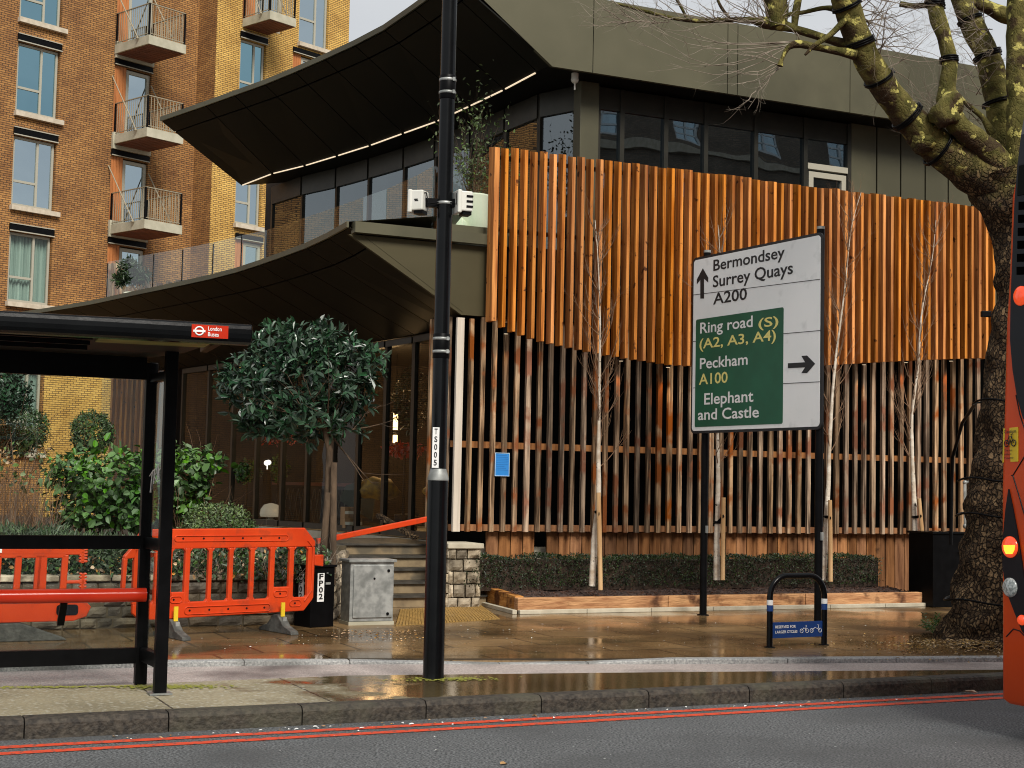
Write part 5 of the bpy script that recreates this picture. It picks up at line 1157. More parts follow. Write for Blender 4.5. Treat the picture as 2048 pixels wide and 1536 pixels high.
def branchy(mb, p, d, l, r, rnd, depth, n=5, m=0, bend=.25, up=.15, split=3, ang=.55):
    pts = [p]; k = 5; dd = d.copy()
    for i in range(k):
        dd = (dd + rdir(rnd) * bend * .35 + Z * up * .3).normalized(); pts.append(pts[-1] + dd * l / k)
    mb.tube(pts, [r * (1 - .75 * i / k) for i in range(k + 1)], n, m=m, cap=False)
    if depth > 0:
        for _ in range(split):
            i = rnd.randint(1, k); t_ = (pts[i] - pts[i - 1]).normalized(); a = (t_ + rdir(rnd) * ang * 1.3).normalized()
            branchy(mb, pts[i], a, l * rnd.uniform(.35, .65), r * (1 - .75 * i / k) * .75, rnd, depth - 1, max(3, n - 1), m, bend, up, split, ang)
# hedge at the foot of the screen
HA, HB = PA + pn * .95 - pd * .32, PB + pn * .95 - pd * .1
hdg = thing('box_hedge', 'long low clipped box hedge in the planting bed below the slats', 'hedge', HA)
mb = MB(); hl = (HB - HA).length; rnd = random.Random(2)
for _ in range(15000):
    u_ = rnd.random() * hl; f_ = rnd.random(); bulge = .5 + .5 * mn.noise(V((u_ * 2.1, 1, 0))); top = .56 + .14 * bulge + .05 * mn.noise(V((u_ * 7, 3, 0)))
    if f_ < .55: v_ = rnd.uniform(-.03, .08) + .08 - .14 * bulge; z_ = .24 + (top - .24) * rnd.random()
    else: v_ = rnd.uniform(0, .5); z_ = top - abs(rnd.gauss(0, .025))
    p = HA + pd * u_ + pn * v_ + Z * z_ ; d = (rdir(rnd) + Z * .5 - pn * .4).normalized()
    mb.leaf(p, d, (rdir(rnd) + Z).normalized(), rnd.uniform(.022, .04), rnd.uniform(.012, .02))
mb.build('foliage', T['hedgeleaf'], hdg, recalc=False)
mb = MB(); core(mb, HA + pn * .27 + Z * .2, HB + pn * .27 + Z * .2, .38, .40); mb.build('inner_twigs', T['soil'], hdg)
# silver birches with their stakes
def birch(path, Yb, stake, label, seed, stake_label, tw=.85):
    rnd = random.Random(seed); pts = [atY(x, y_, Yb) for x, y_ in path]; fine = crom(pts, 26); n = len(fine)
    b = thing('birch_tree', label, 'tree', fine[0], 'young silver birches along the slat screen')
    mb = MB(); mb.tube(fine, [.040 * (1 - i / (n - 1)) ** 1.3 + .004 for i in range(n)], 10, wob=.25, ws=14); mb.build('trunk', T['birch'], b)
    mb = MB(); mb2 = MB()
    for i in range(8, n - 1):
        for _ in range(3 if i > 10 else 2):
            d = rdir(rnd); d.z = abs(d.z) + .55; d.y *= .5; d.normalize(); f_ = 1 - (i / n) * .5
            branchy(mb2 if rnd.random() < .93 else mb, fine[i], d, tw * f_ * rnd.uniform(.6, 1.25), .0078 * f_ + .002, rnd, 2, 4, 0, .35, .75, 3, .5)
    mb2.build('branches', T['twig'], b, recalc=False); mb.build('pale_branches', T['paletwig'], b, recalc=False)
    q = [atY(x, y_, Yb - .12) for x, y_ in stake]; mb = MB(); mb.tube([q[0], q[0].lerp(q[1], .5), q[1]], [.032, .030, .028], 10, wob=.12, ws=20)
    o_ = mb.build('tree_stake', T['stake'], label=stake_label, cat='stake', group='stakes holding the birches')
    t_ = q[0].lerp(q[1], .78); z_ = t_.z; k = min(range(n), key=lambda i: abs(fine[i].z - z_)); f0 = fine[k]
    mb = MB(); mb.bar(t_ - Y * .04, f0 - Y * .045, .010, .035); mb.bar(f0 - Y * .045 - X * .04, f0 - Y * .045 + X * .04, .01, .035); mb.tube([f0 + V((.043 * math.cos(a / 2), .043 * math.sin(a / 2), 0)) for a in range(13)], .009, 4)
    mb.build('tie', T['black'], b)
birch([(1184, 1172), (1189, 1080), (1197, 1000), (1197, 900), (1199, 760), (1200, 640), (1196, 520), (1190, 440)], 18.75, ((1201, 1180), (1197, 985)), 'birch left of the road sign with its stake touching the trunk', 41, 'pale stake crossing in front of the birch left of the sign')
birch([(1433, 1160), (1434, 1060), (1436, 960), (1434, 850), (1428, 740), (1436, 620), (1440, 520), (1436, 450)], 19.5, ((1445, 1160), (1447, 995)), 'birch half hidden behind the direction sign', 42, 'stake of the birch standing between the two sign posts')
birch([(1646, 1160), (1650, 1080), (1656, 980), (1661, 850), (1671, 720), (1688, 590), (1702, 460), (1722, 385)], 20.4, ((1661, 1163), (1660, 1000)), 'birch rising just right of the direction sign, leaning right at the top', 43, 'stake of the birch just right of the right sign post')
birch([(1834, 1150), (1829, 1040), (1824, 900), (1824, 830), (1836, 730), (1844, 620), (1864, 520), (1872, 440)], 21.2, ((1852, 1155), (1838, 997)), 'rightmost birch, near the black cabinet', 44, 'leaning stake of the rightmost birch')
# lollipop evergreen
Yt = 16.4
bay = thing('standard_tree', 'round headed evergreen tree with a bare trunk between the shelter and the lamp post', 'tree', drop(atY(652, 1140, Yt), .5))
lb = lobes_px([(600, 758, 120, 96), (520, 770, 82, 66), (685, 745, 76, 70), (575, 695, 80, 48), (600, 835, 100, 44), (462, 762, 34, 28), (742, 712, 32, 20), (640, 690, 70, 44), (520, 850, 48, 24), (690, 820, 60, 46)], Yt)
mb = MB(); crown(mb, lb, 900, .125, .046, 5, per=5, shell=.56, spread=.75, up=.35, jit=.09)
mb.build('crown', T['bayleaf'], bay, recalc=False)
mb = MB(); mb.tube([drop(atY(655, 1140, Yt), .45), atY(655, 1000, Yt), atY(659, 900, Yt), atY(640, 820, Yt)], [.045, .04, .036, .02], 10, wob=.2, ws=8)
rnd = random.Random(8)
for _ in range(16): branchy(mb, atY(652, 860, Yt), (rdir(rnd) + Z * .6).normalized(), .8, .016, rnd, 1, 4)
mb.build('trunk', T['barksmooth'], bay, recalc=False)
for i, (a, b) in enumerate((((642, 1135), (656, 985)), ((666, 1130), (668, 925)))):
    mb = MB(); q = [atY(*a, Yt - .1), atY(*b, Yt - .1)]; q[0].z = .42; mb.tube([q[0], q[0].lerp(q[1], .5), q[1]], [.04, .038, .036], 10, wob=.1, ws=15)
    mb.build('tree_stake', T['barksmooth'], label=('left, shorter stake of the round headed evergreen', 'right, taller stake of the round headed evergreen')[i], cat='stake', group='stakes of the evergreen')
# garden bed behind the wall
mb = MB(); g0, g1 = W0 + RN * .1, E0 + RN * .1
nxg, nyg = 30, 10; vs_ = []
for j in range(nyg + 1):
    for i in range(nxg + 1):
        p = g0.lerp(g1, i / nxg) + RN * (j / nyg * 12); p.z = .47 + .035 * j + .05 * mn.noise(p * 1.3); vs_.append(p)
mb.add(vs_, [(j * (nxg + 1) + i, j * (nxg + 1) + i + 1, (j + 1) * (nxg + 1) + i + 1, (j + 1) * (nxg + 1) + i) for j in range(nyg) for i in range(nxg)])
mb.build('garden_soil', T['soil'], kind='structure', recalc=False)
def stems(mb, c, n, h, r, rnd, spread=.4, thick=.006):
    for _ in range(n):
        p = c + V((rnd.uniform(-r, r), rnd.uniform(-r, r) * .7, 0)); d = (Z + rdir(rnd) * spread).normalized(); branchy(mb, p, d, h * rnd.uniform(.6, 1.1), thick, rnd, 1, 4, 0, .5, .3, 3, .6)
def shrub(name, label, cat, lobes, Yc, n, l, wd, m, seed, per=1, zb=.5, twigs=14, group=None, **k):
    lb_ = lobes_px(lobes, Yc); base = drop(sum((q[0] for q in lb_), V()) / len(lb_), zb)
    t_ = thing(name, label, cat, base, group); mb = MB(); crown(mb, lb_, n, l, wd, seed, per, **k); mb.build('foliage', T[m], t_, recalc=False)
    mb = MB(); rnd = random.Random(seed); hh_ = max(.2, lb_[0][0].z - zb + lb_[0][2] * .5)
    for q in lb_[:4]: stems(mb, drop(q[0], zb), twigs // 2, max(.25, q[0].z - zb + q[2] * .4), q[1] * .5, rnd, .3, .010)
    mb.build('stems', T['twig'], t_, recalc=False); return t_
shrub('leafy_shrub', 'bright green large leaved shrub sprawling behind the shelter glass', 'shrub', [(225, 960, 120, 62), (345, 945, 85, 52), (150, 945, 52, 42), (405, 925, 50, 26), (300, 1015, 90, 50), (190, 1020, 90, 48), (380, 995, 45, 45)], 16.8, 3400, .10, .072, 'brightleaf', 61, shell=.45, up=.6, jit=.08)
shrub('rounded_shrub', 'yellowish green small leaved shrub mounded against the terrace edge', 'shrub', [(440, 1042, 66, 36), (410, 1062, 50, 24), (478, 1058, 34, 22)], 16.3, 4200, .040, .018, 'hebe', 62, shell=.6, up=.5)
shrub('topiary_ball', 'clipped dark ball by the brick wall at the left edge, the larger one', 'shrub', [(38, 858, 58, 46), (22, 885, 50, 30)], 20.0, 5200, .045, .022, 'midleaf', 63, shell=.72, group='dark shrubs before the brick wall')
shrub('topiary_ball', 'smaller rounded shrub between the brick wall and the glass end bay', 'shrub', [(184, 866, 40, 42)], 21, 3600, .045, .022, 'midleaf', 64, shell=.7, group='dark shrubs before the brick wall')
shrub('dark_shrub', 'dark upright evergreen shrub at the left edge under the shelter roof', 'shrub', [(18, 792, 42, 42), (-10, 770, 50, 40)], 19.2, 2600, .075, .034, 'bayleaf', 65, shell=.5)
dh = thing('dry_shrub', 'bare brown twiggy shrub with a few yellow leaves at the left edge', 'shrub', drop(atY(40, 1010, 16.4), .5)); mb = MB(); rnd = random.Random(66)
for x in range(-20, 120, 10): stems(mb, drop(atY(x, 1000, 16.4 + rnd.uniform(-.3, .3)), .55), 7, 1.0, .06, rnd, .28, .006)
mb.build('stems', T['drybrown'], dh, recalc=False)
mb = MB(); crown(mb, lobes_px([(50, 930, 75, 55)], 16.3), 110, .06, .045, 67, shell=.3); mb.build('withered_leaves', T['hebe'], dh, recalc=False)
mb = MB(); crown(mb, lobes_px([(20, 915, 40, 25), (85, 905, 30, 20)], 16.3), 60, .06, .03, 68, shell=.3); mb.build('flower_heads', T['deadleaf'], dh, recalc=False)
# strappy ground cover, then ivy and litter along the top of the wall: nobody could count these
mb = MB(); rnd = random.Random(70)
for _ in range(4200):
    px = rnd.uniform(-30, 330); p = drop(atY(px, 1000, rnd.uniform(15.4, 16.3)), .5); p.z += rnd.random() ** .7 * .42 * (1.1 if px < 140 else .9); d = (rdir(rnd) + Z * .8).normalized(); mb.leaf(p, d, rdir(rnd), rnd.uniform(.07, .14), .014)
mb.build('strappy_ground_cover', T['greyleaf'], kind='stuff', recalc=False)
mb = MB(); rnd = random.Random(71)
for _ in range(6500):
    px = rnd.uniform(-40, 660); Yg = 14.75 + (px / 640) * .95 + rnd.uniform(.12, 1.0); p = drop(atY(px, 1100, Yg), .5); p.z += rnd.random() ** 1.3 * (.32 + .22 * mn.noise(V((px * .02, 0, 0))))
    d = (rdir(rnd) + Z * .2 - RN * .2).normalized(); q = rnd.random(); mb.leaf(p, d, (rdir(rnd) + Z - RN * .4).normalized(), rnd.uniform(.035, .075), rnd.uniform(.02, .05), 0 if q < .62 else (1 if q < .9 else 2))
mb.build('ivy_ground_cover', [T['darkleaf'], T['midleaf'], T['deadleaf']], kind='stuff', recalc=False)
mb = MB(); rnd = random.Random(72)
for _ in range(160):
    px = rnd.uniform(300, 650); Yg = 15.2 + (px / 640) * .6 + rnd.uniform(.0, .8); p = drop(atY(px, 1100, Yg), .5); branchy(mb, p, (rdir(rnd) + Z * .9).normalized(), rnd.uniform(.2, .5), .005, rnd, 1, 4)
mb.build('bare_stems', T['paletwig'], kind='stuff', recalc=False)
# ================================================================== PLANE TREE
Yp = 15.6; kp = Yp / FPX
pln = thing('plane_tree', 'big old plane tree with burred trunk and mottled limbs at the right', 'tree', drop(atY(2000, 1275, Yp), 0))
def limb(mb, pts, Ys, n=20, m=0, wob=.18, ws=5, sub=8):
    if not hasattr(Ys, '__len__'): Ys = [Ys] * len(pts)
    P_ = [atY(x, y_, yy) for (x, y_, w_), yy in zip(pts, Ys)]; R_ = [w_ / 2 * yy / FPX for (x, y_, w_), yy in zip(pts, Ys)]
    k = (len(P_) - 1) * sub + 1; fine = crom(P_, k); cum = [0]
    for a, b in zip(P_[:-1], P_[1:]): cum.append(cum[-1] + (b - a).length)
    rr_ = []
    for i in range(k):
        s_ = cum[-1] * i / (k - 1); j = max(0, min(len(P_) - 2, sum(1 for c in cum if c <= s_) - 1)); t_ = (s_ - cum[j]) / max(1e-6, cum[j + 1] - cum[j]); rr_.append(R_[j] + (R_[j + 1] - R_[j]) * t_)
    mb.tube(fine, rr_, n, m, wob=wob, ws=ws); return fine, rr_
mb = MB()
limb(mb, [(1998, 1300, 262), (1996, 1262, 226), (1994, 1215, 178), (1997, 1150, 156), (2003, 1060, 144), (2012, 960, 138), (2024, 840, 128), (2034, 720, 116), (2042, 600, 104), (2042, 480, 112), (2024, 400, 140), (2004, 345, 150)], Yp, 40, wob=.22, ws=4.5, sub=10)
mb.build('trunk', T['planebark'], pln, recalc=False)
def wraps(fine, rr_, idx):
    """tight coils of lighting cable round a limb"""
    rnd = random.Random(idx[0])
    for i in idx:
        i = min(i, len(fine) - 2); t_ = (fine[i + 1] - fine[i]).normalized(); a = (X - t_ * X.dot(t_)).normalized(); b = t_.cross(a); turns = rnd.choice((2, 3, 3)); n = turns * 14; ph = rnd.uniform(-.12, .12)
        pts = [fine[i] + t_ * (.022 * turns * k / n + ph * .3 * math.cos(k * .4488)) + (a * math.cos(k * .4488) + b * math.sin(k * .4488)) * (rr_[i] * 1.10 + .004) for k in range(n + 1)]
        cb = MB(); cb.tube(pts, .0105, 5); cb.build('light_cable', T['black'], pln, recalc=False)
mb = MB()
f, r = limb(mb, [(2006, 372, 130), (1945, 340, 88), (1880, 298, 74), (1832, 252, 64), (1790, 203, 58), (1737, 122, 54), (1708, 58, 53), (1690, 0, 53), (1670, -70, 48), (1655, -190, 40), (1660, -340, 30), (1630, -480, 14)], [15.6, 15.5, 15.4, 15.3, 15.2, 15.0, 14.9, 14.8, 14.6, 14.5, 14.5, 14.4], 20, wob=.16)
mb.ball(atY(1846, 282, 15.3), 28 * kp, 20, wob=.35, ws=7); wraps(f, r, (14, 22, 31, 38, 45, 51, 57))
mb.build('limb', T['planebark'], pln, recalc=False)
mb = MB(); f, r = limb(mb, [(2022, 372, 90), (1990, 322, 62), (1958, 288, 48), (1918, 252, 46), (1896, 212, 44), (1894, 180, 34), (1899, 130, 31), (1890, 80, 31), (1876, 34, 32), (1866, -10, 33), (1855, -70, 30), (1842, -200, 24), (1850, -340, 12)], [15.6, 15.4, 15.3] + [15.2] * 10, 16)
mb.ball(atY(1890, 226, 15.1), 27 * kp, 14, wob=.5, ws=9); mb.ball(atY(1905, 208, 15.1), 22 * kp, 12, wob=.4, ws=8); wraps(f, r, (38, 52, 62)); mb.build('limb', T['planebark'], pln, recalc=False)
mb = MB(); f, r = limb(mb, [(2022, 372, 100), (2006, 268, 64), (1996, 200, 56), (1978, 120, 50), (1950, 60, 46), (1922, 0, 38), (1905, -70, 34), (1880, -200, 28), (1860, -350, 14)], 15.9, 16); wraps(f, r, (14, 22, 29, 37, 44)); mb.build('limb', T['planebark'], pln, recalc=False)
mb = MB(); f, r = limb(mb, [(2042, 420, 90), (2040, 300, 56), (2036, 200, 44), (2034, 100, 42), (2038, 0, 46), (2040, -80, 44), (2052, -240, 36), (2040, -420, 16)], 15.4, 16); mb.build('limb', T['planebark'], pln, recalc=False)
mb = MB(); limb(mb, [(2044, 42, 34), (2010, 30, 34), (1975, 14, 28), (1940, 0, 24), (1900, -30, 20)], 16.2, 12); mb.build('limb', T['planebark'], pln, recalc=False)
def bb(pts, Ys, n):
    mb = MB(); limb(mb, pts, Ys, n); mb.build('branch', T['planebark'], pln, recalc=False)
bb([(1712, 108, 26), (1680, 103, 17), (1640, 96, 14), (1612, 90, 16), (1594, 88, 17), (1576, 96, 11), (1564, 118, 8), (1560, 132, 13)], 14.9, 10);
bb([(1704, 92, 24), (1660, 80, 17), (1622, 68, 16), (1590, 58, 17), (1560, 50, 26), (1528, 46, 24), (1500, 40, 12), (1450, 40, 10), (1400, 42, 9), (1345, 36, 8), (1290, 22, 7), (1235, 8, 5)], 15.0, 10)
bb([(1556, 55, 40), (1552, 20, 46), (1545, -30, 50)], 15.0, 14); bb([(1588, 60, 14), (1592, 25, 16), (1600, -20, 15)], 15.0, 10)
bb([(1690, 22, 20), (1650, 16, 10), (1606, 25, 9), (1570, 30, 8)], 15.0, 8); bb([(1700, 30, 18), (1660, 70, 12), (1630, 90, 10), (1610, 110, 5)], 14.8, 8)
bb([(1800, 8, 12), (1830, 12, 11), (1870, 8, 12)], 15.4, 8); bb([(1985, 268, 20), (1965, 235, 12), (1930, 205, 9), (1900, 170, 5)], 15.7, 8)
bb([(1460, 38, 6), (1440, 10, 6), (1425, -30, 5)], 15, 6); bb([(1375, 40, 6), (1360, 10, 6), (1340, -20, 5)], 15, 6)
mb = MB(); rnd = random.Random(90)
def shoot(a, b, sag, r=.0065, Yq=15.0, sub=3):
    """one twig between two picture points with a bow in it, and side twigs"""
    P_ = [atY(a[0], a[1], Yq), atY((a[0] + b[0]) / 2, (a[1] + b[1]) / 2 + sag, Yq - .1), atY(b[0], b[1], Yq + rnd.uniform(-.5, .3))]; f_ = crom(P_, 9)
    for i in range(1, 8): f_[i] += rdir(rnd) * .012
    mb.tube(f_, [r * (1 - .8 * i / 8) for i in range(9)], 4, cap=False)
    for _ in range(sub):
        i = rnd.randint(2, 7); d = ((f_[i] - f_[i - 1]).normalized() + rdir(rnd) * .8).normalized(); branchy(mb, f_[i], d, rnd.uniform(.12, .42), r * .45, rnd, 1, 3, 0, .5, .1, 2, .6)
for a, b, s_ in (((1590, 82), (1256, 34), 40), ((1590, 82), (1262, 40), 22), ((1588, 84), (1256, 78), 52), ((1585, 88), (1330, 130), 40), ((1585, 90), (1270, 50), 60), ((1560, 130), (1468, 148), 12), ((1560, 132), (1462, 172), 6), ((1560, 134), (1496, 218), -8),
                 ((1558, 130), (1420, 108), -10), ((1560, 135), (1512, 182), -4), ((1512, 182), (1466, 219), 6), ((1565, 122), (1480, 105), -8), ((1556, 128), (1440, 140), 12), ((1592, 86), (1380, 95), 10), ((1592, 84), (1300, 20), 36), ((1600, 80), (1552, 60), -20), ((1600, 85), (1592, 60), -4), ((1560, 136), (1512, 165), 3)):
    shoot(a, b, s_)
for _ in range(46):
    x = rnd.uniform(1240, 1560); shoot((x, 42 + rnd.uniform(-6, 6)), (x + rnd.uniform(-150, 60), rnd.uniform(-40, 60)), rnd.uniform(-15, 15), .0055, 15, 2)
for _ in range(34):
    y_ = rnd.uniform(-40, 150); x = 1700 + y_ * .40; d = (V((.6, rnd.uniform(-.6, .5), rnd.uniform(-.5, .6))) + rdir(rnd) * .7).normalized(); branchy(mb, atY(x + 12, y_, 15.0), d, rnd.uniform(.45, .95), .0065, rnd, 3, 4, 0, .75, -.05, 3, .7)
for _ in range(26):
    d = (V((-.6, rnd.uniform(-.6, .5), rnd.uniform(-.3, .6))) + rdir(rnd) * .7).normalized(); branchy(mb, atY(1975 + rnd.uniform(-30, 10), rnd.uniform(20, 250), 15.8), d, rnd.uniform(.35, .8), .006, rnd, 3, 4, 0, .75, -.05, 3, .7)
for _ in range(16): shoot((1540 + rnd.uniform(-10, 20), 40), (1540 + rnd.uniform(-130, 60), rnd.uniform(-60, 20)), rnd.uniform(-10, 20), .007, 15, 2)
for _ in range(14): shoot((1870 + rnd.uniform(-20, 40), 262), (1800 + rnd.uniform(-30, 120), 150 + rnd.uniform(-40, 60)), rnd.uniform(-20, 10), .005, 15.4, 3)
for _ in range(12): shoot((1950 + rnd.uniform(-40, 60), 300), (1900 + rnd.uniform(-90, 60), 210 + rnd.uniform(-40, 60)), rnd.uniform(-20, 10), .005, 15.6, 3)
for x0, y0, yy in ((1630, -470, 14.4), (1660, -340, 14.5), (1655, -200, 14.5), (1850, -330, 15.2), (1842, -210, 15.2), (1860, -340, 15.9), (1880, -200, 15.9), (2040, -410, 15.4), (2052, -240, 15.4)):
    for _ in range(4): branchy(mb, atY(x0, y0, yy), (rdir(rnd) + Z * .7).normalized(), rnd.uniform(.7, 1.5), .018, rnd, 3, 4, 0, .5, .2, 3, .6)
mb.build('twigs', T['paletwig'], pln, kind='stuff', recalc=False)
for y_, w_ in ((805, 134), (960, 140), (1030, 146), (1200, 184)):
    cb = MB(); c = atY(2000 if y_ > 900 else 2026, y_, Yp); cb.tube([c + V((w_ / 2 * kp * 1.16 * math.cos(k * .2618), w_ / 2 * kp * 1.16 * math.sin(k * .2618), .02 * math.sin(k))) for k in range(25)], .011, 5); cb.build('light_cable', T['black'], pln, recalc=False)
mb = MB(); c = atY(1972, 628, 15.2); mb.box(c, (.10, .06, .06)); mb.build('cable_box', T['black'], pln, bev=.005)
# litter round the trunk
T['litter'] = M('leaf_litter', (.22, .13, .045), (.46, .32, .14), scale=10, rough=.9, island=.5)
mb = MB(); rnd = random.Random(95); ctr = drop(atY(1965, 1282, 15.3), .008)
for _ in range(4200):
    a = rnd.random() * 6.283; r = abs(rnd.gauss(0, .55)); p = ctr + RU * (r * 1.25 * math.cos(a)) + RN * (r * .8 * math.sin(a) - .1); p.z = .008 + max(0, .07 * (1 - r / .9)) + rnd.random() * .012
    th = rnd.random() * 6.28; d = V((math.cos(th), math.sin(th), rnd.uniform(-.3, .3))).normalized(); mb.leaf(p, d, (Z + rdir(rnd) * .5).normalized(), rnd.uniform(.015, .05), rnd.uniform(.006, .02))
mb.build('tree_pit_litter', T['litter'], kind='stuff', recalc=False)
def weed(px, py, n, h, label):
    c = drop(onz(px, py, .02), .02); mb = MB(); rnd = random.Random(px)
    for _ in range(n):
        d = (rdir(rnd) + Z * 1.1).normalized(); l = h * rnd.uniform(.5, 1); e = c + d * l; mb.tube([c, c.lerp(e, .5) + Z * .02, e - Z * .02], [.003, .0025, .0015], 4)
        for k in range(5):
            q = c.lerp(e, .35 + .15 * k)
            for s_ in (-1, 1): mb.leaf(q, (d * .5 + d.cross(Z) * s_ + rdir(rnd) * .3).normalized(), Z, .05 * h / .25, .018)
    mb.build('weed', T['brightleaf'], label=label, cat='weed', group='weeds at the foot of the plane tree', recalc=False)
weed(1868, 1268, 14, .30, 'tall ferny weed left of the plane tree roots'); weed(1918, 1284, 16, .16, 'low weed in the litter at the front of the tree roots'); weed(1958, 1290, 16, .13, 'smallest weed, in the litter nearest the bus')
# fallen leaves and scraps along the gutter and on the paving
mb = MB(); rnd = random.Random(97)
def scrap(p, s_, m): th = rnd.random() * 6.28; mb.leaf(p + Z * .008, V((math.cos(th), math.sin(th), rnd.uniform(0, .3))).normalized(), (Z + rdir(rnd) * .3).normalized(), s_, s_ * rnd.uniform(.4, .7), m)
for _ in range(130):
    u_ = rnd.random() ** .8; px = 150 + 1800 * u_; scrap(onz(px, 1487 - (px / 2002) * 104 + abs(rnd.gauss(0, 5)), ROADZ), rnd.uniform(.012, .04), 0 if rnd.random() < .6 else 1)
for _ in range(20): px = rnd.uniform(1250, 1290); scrap(onz(px, 1411 + rnd.uniform(-3, 3), ROADZ), rnd.uniform(.03, .06), 0)
for _ in range(260): px = rnd.uniform(340, 1840); scrap(onz(px, rnd.uniform(1245, 1308), .008), rnd.uniform(.008, .025), 0 if rnd.random() < .5 else 1)
for _ in range(220): px = rnd.gauss(770, 60); scrap(onz(px, 1262 + abs(rnd.gauss(0, 10)), .008), rnd.uniform(.012, .04), 0)
for _ in range(30): px = rnd.uniform(100, 2000); scrap(onz(px, rnd.uniform(1450, 1530), ROADZ), rnd.uniform(.008, .02), 1)
scrap(onz(1920, 1386, ROADZ), .16, 0); scrap(onz(1000, 1531, ROADZ), .08, 0); scrap(onz(882, 1502, ROADZ), .05, 1)
mb.build('fallen_leaves', [T['deadleaf'], T['inkwhite']], kind='stuff', recalc=False)
# ================================================================== BUS
B0 = V((3.47, 10.5, ROADZ)); e1, e2 = RU, -RN
bus = thing('bus', 'red double decker bus seen from its rear corner at the right edge', 'bus', B0)
def rake(z_):                    # forward lean of the tail, z above ground level 0
    pts = [(-1, .0), (1.6, .0), (2.2, .023), (2.75, .042), (3.1, .07), (3.7, .10), (4.05, .14), (4.22, .21), (4.30, .34)]
    for a, b in zip(pts[:-1], pts[1:]):
        if z_ <= b[0]: return a[1] + (b[1] - a[1]) * (z_ - a[0]) / (b[0] - a[0])
    return pts[-1][1]
def BP(f_, s_, z_): return drop(B0, z_) + e1 * f_ + e2 * s_
mb = MB(); zs_ = [.10, .13, .6, 1.2, 1.6, 2.2, 2.75, 3.1, 3.4, 3.7, 4.05, 4.22, 4.30]; ring = []
def outline(r, ins, W_=2.5):
    o_ = [(9.8, ins)]
    for k in range(9): th = math.pi / 2 * k / 8; o_.append((ins + r - r * math.sin(th), ins + r - r * math.cos(th)))
    for k in range(9): th = math.pi / 2 * k / 8; o_.append((ins + r - r * math.cos(th), W_ - ins - r + r * math.sin(th)))
    return o_ + [(9.8, W_ - ins)]
lay = []
for z_ in zs_:
    ins = .03 if z_ == .10 else (max(0, z_ - 4.0) * .35); lay.append([BP(f_ + rake(z_), s_, z_) for f_, s_ in outline(.05 + max(0, z_ - 3.9) * .3, ins)])
n = len(lay[0])
mb.add([p for l in lay for p in l], [(i * n + j, i * n + (j + 1) % n, (i + 1) * n + (j + 1) % n, (i + 1) * n + j) for i in range(len(lay) - 1) for j in range(n)], 0, True)
mb.add(lay[0], [tuple(range(n))]); mb.add(lay[-1], [tuple(range(n - 1, -1, -1))])
body = mb.build('body', T['busred'], bus)
def RZ(px, py, k=.0):            # picture point -> point on the tail, k proud of it
    q = onpl(px, py, B0, RU)
    for _ in range(3): q = onpl(px, py, B0 + RU * (rake(q.z) + corner((q - B0).dot(e2))), RU)
    return q - RU * k
def corner(s_): s_ = max(0.001, s_); return 0 if s_ > .05 else .05 - math.sqrt(max(0, .0025 - (.05 - s_) ** 2))
def face(pts, m, name, par, k=.006, th=.012):
    mb = MB(); a = [RZ(x, y_, k) for x, y_ in pts]; n_ = len(a); b = [q + RU * th for q in a]
    mb.add(a + b, [tuple(range(n_))] + [(i, (i + 1) % n_, n_ + (i + 1) % n_, n_ + i) for i in range(n_)]); return mb.build(name, m, par)
def strip(edge, m, name, par, k=.010, smax=2.44):
    mb = MB(); l = [RZ(x, y_, k) for x, y_ in edge]; r = [q + e2 * (smax - (q - B0).dot(e2)) for q in l]; n_ = len(l); th = RU * .03
    mb.add(l + r + [q + th for q in l] + [q + th for q in r], [(i, i + 1, n_ + i + 1, n_ + i) for i in range(n_ - 1)] + [(i, 2 * n_ + i, 2 * n_ + i + 1, i + 1) for i in range(n_ - 1)] + [(0, n_, 3 * n_, 2 * n_), (n_ - 1, 3 * n_ - 1, 4 * n_ - 1, 2 * n_ - 1)]); return mb.build(name, m, par)
rp = strip([(2050, 236), (2044, 270), (2037, 330), (2031, 400), (2027, 500), (2023, 600), (2022, 680), (2027, 740), (2036, 795), (2048, 838)], T['busblack'], 'rear_panel', bus)
strip([(2041, 332), (2039, 360), (2037.5, 392)], T['roomdark'], 'rear_window', rp, .016, 2.3)
for k in range(6): y_ = 404 + k * 26; face([(2040 - k * .8, y_), (2062, y_ - 1), (2062, y_ + 15), (2040 - k * .8, y_ + 16)], T['gap'], 'grille_slot', rp, .015, .004)
def lampdisc(px, py, r, m, name, par, k=.02, ratio=.9):
    c = RZ(px, py, 0); mb = MB(); vs_ = []; rings = ((1.0, .0), (1.0, k), (.8, k + .012), (.4, k + .018), (.05, k + .02))
    for q, h in rings:
        for j in range(20): th = j * math.pi / 10; vs_.append(c + e2 * (r * 1.0 * q * math.cos(th)) + Z * (r * q * math.sin(th)) - RU * h)
    mb.add(vs_, [(i * 20 + j, i * 20 + (j + 1) % 20, (i + 1) * 20 + (j + 1) % 20, (i + 1) * 20 + j) for i in range(4) for j in range(20)], 0, True); mb.add(vs_[-20:], [tuple(range(20))])
    return mb.build(name, m, par)
T['redlens'] = M('red_lens', (.62, .03, .01), (.75, .06, .02), scale=30, rough=.15, coat=.5, emit=(1, .10, .02), estr=.35)
T['amber'] = M('amber_lens', (.9, .5, .02), rough=.2, emit=(1, .6, .05), estr=.8)
T['clearlens'] = M('clear_lens', (.22, .25, .24), (.55, .58, .56), scale=60, lo=.4, hi=.6, rough=.15, coat=.6)
pod = face([(2019, 978), (2026, 1010), (2036, 1062), (2045, 1120), (2052, 1170), (2052, 1270), (2046, 1262), (2030, 1222), (2014, 1180), (2007, 1130), (2008, 1075), (2013, 1020)], T['busblack'], 'lamp_pod', bus, .012, .03)
